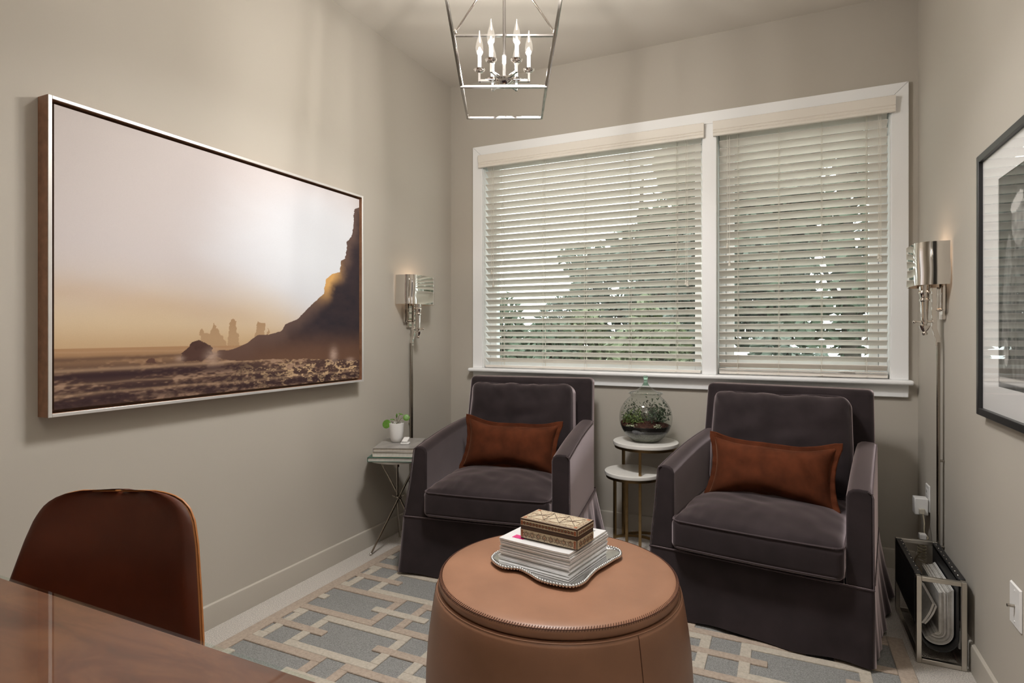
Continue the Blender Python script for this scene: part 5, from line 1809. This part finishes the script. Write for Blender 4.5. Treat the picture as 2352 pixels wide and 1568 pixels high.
def desk_chair():
    phi = math.radians(16)
    ex = Vector((math.cos(phi), math.sin(phi), 0))
    O = Vector((-1.06, 0.70, 0)) + ex * (-0.060)
    root = thing('desk_chair', 'cognac leather shell chair drawn up behind the desk', 'chair', tuple(O), phi)
    # half width of the shell by height (back), from the photograph
    prof = [(0.44, 0.225), (0.52, 0.220), (0.60, 0.207), (0.67, 0.192), (0.745, 0.175), (0.782, 0.163), (0.803, 0.150), (0.816, 0.134), (0.825, 0.114), (0.831, 0.086), (0.8345, 0.05), (0.8355, 0.006)]
    def hw(z):
        for i in range(len(prof) - 1):
            if prof[i][0] <= z <= prof[i + 1][0]:
                t = (z - prof[i][0]) / (prof[i + 1][0] - prof[i][0])
                return prof[i][1] + (prof[i + 1][1] - prof[i][1]) * t
        return prof[-1][1]
    # one sheet runs from the seat front up the back; s = 0 seat front, 1 top
    N, K = 60, 30
    def centre(s):
        # side profile (y, z): seat front -> bend -> back
        if s < 0.38:
            t = s / 0.38
            y = -0.43 + 0.33 * t
            z = 0.455 - 0.02 * math.sin(t * PI) - 0.01 * t
            return y, z
        if s < 0.52:
            t = (s - 0.38) / 0.14
            a = t * math.radians(76)
            return -0.10 + 0.10 * math.sin(a) * 0.95, 0.445 + 0.10 * (1 - math.cos(a)) * 0.9
        t = (s - 0.52) / 0.48
        zz = 0.513 + (0.8355 - 0.513) * (1 - (1 - t) ** 1.35)
        return 0.25 * (zz - 0.78), zz
    def half(s):
        if s < 0.38:
            t = s / 0.38
            return 0.215 * (min(1, (t + 0.03) / 0.22) ** 0.4) + 0.01 * t
        y, z = centre(s)
        return hw(max(z, 0.44)) if s > 0.52 else 0.225
    y52 = centre(0.52)
    TH = 0.020
    def P(u, s, side):
        y, z = centre(s)
        y2, z2 = centre(min(1, s + 0.004))
        y1, z1 = centre(max(0, s - 0.004))
        t = Vector((y2 - y1, z2 - z1))
        t.normalize()
        n = Vector((-t.y, t.x))      # towards the sitter
        h = half(s)
        x = h * u
        curl = (abs(u) ** 3) * (0.030 if s > 0.45 else 0.018)
        th = 0.004 + TH * (max(0.0, 1 - u ** 10) ** 0.5) * (1 if s < 0.93 else max(0.0, 1 - ((s - 0.93) / 0.07) ** 2) ** 0.5)
        d = curl + (th if side > 0 else -0.004)
        return (x, y + n.x * d, z + n.y * d)
    g = G()
    g.grid(lambda a, b: P(2 * b - 1, a, 1), N, K)
    pad = g.obj('leather_pad', M_cogn, root, 180)
    pad.rotation_euler = (0, math.radians(-2.2), 0)
    pad.location = (0.031, 0, 0)
    g = G()
    g.grid(lambda a, b: (lambda p: (p[0], p[1] + 0.001, p[2] - 0.001))(P((2 * b - 1) * 0.999, a * 0.985, -1)), N, K)
    sh = g.obj('shell_back', M_edge, root, 180)
    sh.rotation_euler = (0, math.radians(-2.2), 0)
    sh.location = (0.031, 0, 0)
    so = sh.modifiers.new('thick', 'SOLIDIFY')
    so.thickness = 0.006
    so.offset = -1
    # piping round the edge
    pth = [P(-1, i / 120, -1) for i in range(119)] + [P(1, 1 - i / 120, -1) for i in range(2, 121)]
    pp = G().tube(pth, 0.0019, 6).obj('piping', M_edge, root, 60)
    pp.rotation_euler = (0, math.radians(-2.2), 0)
    pp.location = (0.031, 0, 0)
    Mst = M_nickel2
    G().lathe([(0.022, 0.10), (0.022, 0.40), (0.05, 0.41), (0.05, 0.425)], 20, (0, -0.22, 0)).obj('column', Mst, root, 40)
    for k in range(4):
        a = math.radians(45 + 90 * k)
        lg = G().tube([(0, -0.22, 0.11), (0.16 * math.cos(a), -0.22 + 0.16 * math.sin(a), 0.075), (0.25 * math.cos(a), -0.22 + 0.25 * math.sin(a), 0.027)], [0.016, 0.013, 0.010], 10).obj('leg', Mst, root, 60)
desk_chair()

# ================================================================== OUTSIDE: lawn, hedge, trees
M_lawn = mat('gravel_yard_ground', (0.14, 0.15, 0.115), 0.95, noise=(3, 0.3))
ln = struct(sbox('gravel_yard', M_lawn, -30, 30, YB + 0.3, 40, -0.60, -0.505))
def tree(name, label, x, y, h, blobs, n, size, cols, seed):
    rs = np.random.RandomState(seed)
    root = thing(name, label, 'tree' if name == 'garden_tree' else 'shrub', (x, y, -0.5), 0, 'trees and shrubs outside the window')
    bark = mat('grey_bark', (0.10, 0.085, 0.07), 0.9)
    if name == 'garden_tree':
        g = G().tube([(0, 0, 0), (0.05, 0.0, h * 0.3), (-0.05, 0.05, h * 0.6), (0.05, 0, h * 0.85)], [0.13, 0.11, 0.07, 0.02], 10)
        for _ in range(7):
            a = rs.uniform(0, 6.28)
            z0 = h * rs.uniform(0.25, 0.6)
            L = h * rs.uniform(0.2, 0.35)
            g.tube([(0, 0, z0), (math.cos(a) * L * 0.5, math.sin(a) * L * 0.5, z0 + L * 0.5), (math.cos(a) * L, math.sin(a) * L, z0 + L * 0.7)], [0.05, 0.03, 0.01], 6)
        g.obj('trunk', bark, root, 60)
    for bi, (cx, cy, cz, rx, ry, rz) in enumerate(blobs):
        k = n // len(blobs)
        d = rs.normal(size=(k, 3))
        d /= np.linalg.norm(d, axis=1)[:, None]
        rr = rs.uniform(0.35, 1.0, k) ** 0.45
        lump = 1 + 0.25 * np.sin(d[:, 0] * 5 + bi) * np.cos(d[:, 2] * 6 + seed)
        C = d * rr[:, None] * lump[:, None] * np.array([rx, ry, rz]) + np.array([cx, cy, cz])
        nrm = rs.normal(size=(k, 3)) + np.array([0, 0, 0.6])
        nrm /= np.linalg.norm(nrm, axis=1)[:, None]
        t1 = np.cross(nrm, rs.normal(size=(k, 3)))
        t1 /= np.linalg.norm(t1, axis=1)[:, None]
        t2 = np.cross(nrm, t1)
        s_ = size * rs.uniform(0.6, 1.4, k)[:, None]
        V = np.stack([C - t1 * s_, C + t2 * s_ * 0.5 + nrm * s_ * 0.12, C + t1 * s_, C - t2 * s_ * 0.5 + nrm * s_ * 0.12], 1).reshape(-1, 3)
        F = np.arange(len(V)).reshape(-1, 4)
        me = bpy.data.meshes.new('foliage')
        me.from_pydata(V.tolist(), [], F.tolist())
        o = link('foliage', me, cols[bi % len(cols)], root, 0)
        o['kind'] = 'stuff'
    return root
Lc = [mat('leaf_grey_green', (0.085, 0.105, 0.080), 0.6, noise=(1.5, 0.35)), mat('leaf_mid_green', (0.065, 0.090, 0.055), 0.6, noise=(1.5, 0.35)), mat('leaf_yellow_green', (0.12, 0.14, 0.07), 0.6, noise=(1.5, 0.3)), mat('leaf_dark', (0.04, 0.055, 0.042), 0.6, noise=(1.5, 0.35))]
tree('garden_tree', 'tall dense tree outside the narrow window', 0.7, 8.2, 6.0, [(0.0, 0, 3.2, 1.5, 1.3, 1.9), (-1.1, 0.2, 2.9, 0.8, 1.0, 1.5), (1.2, 0.2, 2.9, 1.0, 1.1, 1.6), (0.1, 0, 4.8, 1.4, 1.2, 1.2)], 19000, 0.085, [Lc[1], Lc[0], Lc[2], Lc[3]], 1)
tree('garden_tree', 'spreading light green tree outside the wide window', -2.5, 11.2, 5.5, [(0.0, 0, 2.4, 1.8, 1.0, 1.3), (1.0, 0.2, 3.3, 1.2, 1.0, 1.4), (1.2, 0.1, 4.6, 0.9, 0.8, 0.8)], 15000, 0.095, [Lc[0], Lc[1], Lc[2]], 2)
tree('garden_tree', 'distant dark tree behind the spreading light green tree', -1.2, 14.6, 7.5, [(0.4, 0, 4.0, 1.9, 1.4, 2.2), (-0.3, 0, 5.6, 1.2, 1.1, 1.2)], 6500, 0.12, [Lc[3], Lc[0]], 3)
hedge = [(-3.3 + 1.1 * i, 5.6 - 0.05 * (i % 2), 0.43, 0.70 + 0.05 * ((i * 7) % 3)) for i in range(5)] + [(-4.6 + 1.15 * i, 7.0 if i < 4 else 6.9, 0.45, 0.78 + 0.04 * ((i * 5) % 3)) for i in range(4)]
for i, (x, y, rx, rz) in enumerate(hedge):
    tree('garden_shrub', 'rounded green shrub in the hedge outside the window', x, y, 1.5, [(0, 0, rz * 1.3 + 0.03, rx, 0.45, rz)], 3600, 0.055, [Lc[(0, 1, 2, 0, 3)[i % 5]]], 20 + i)
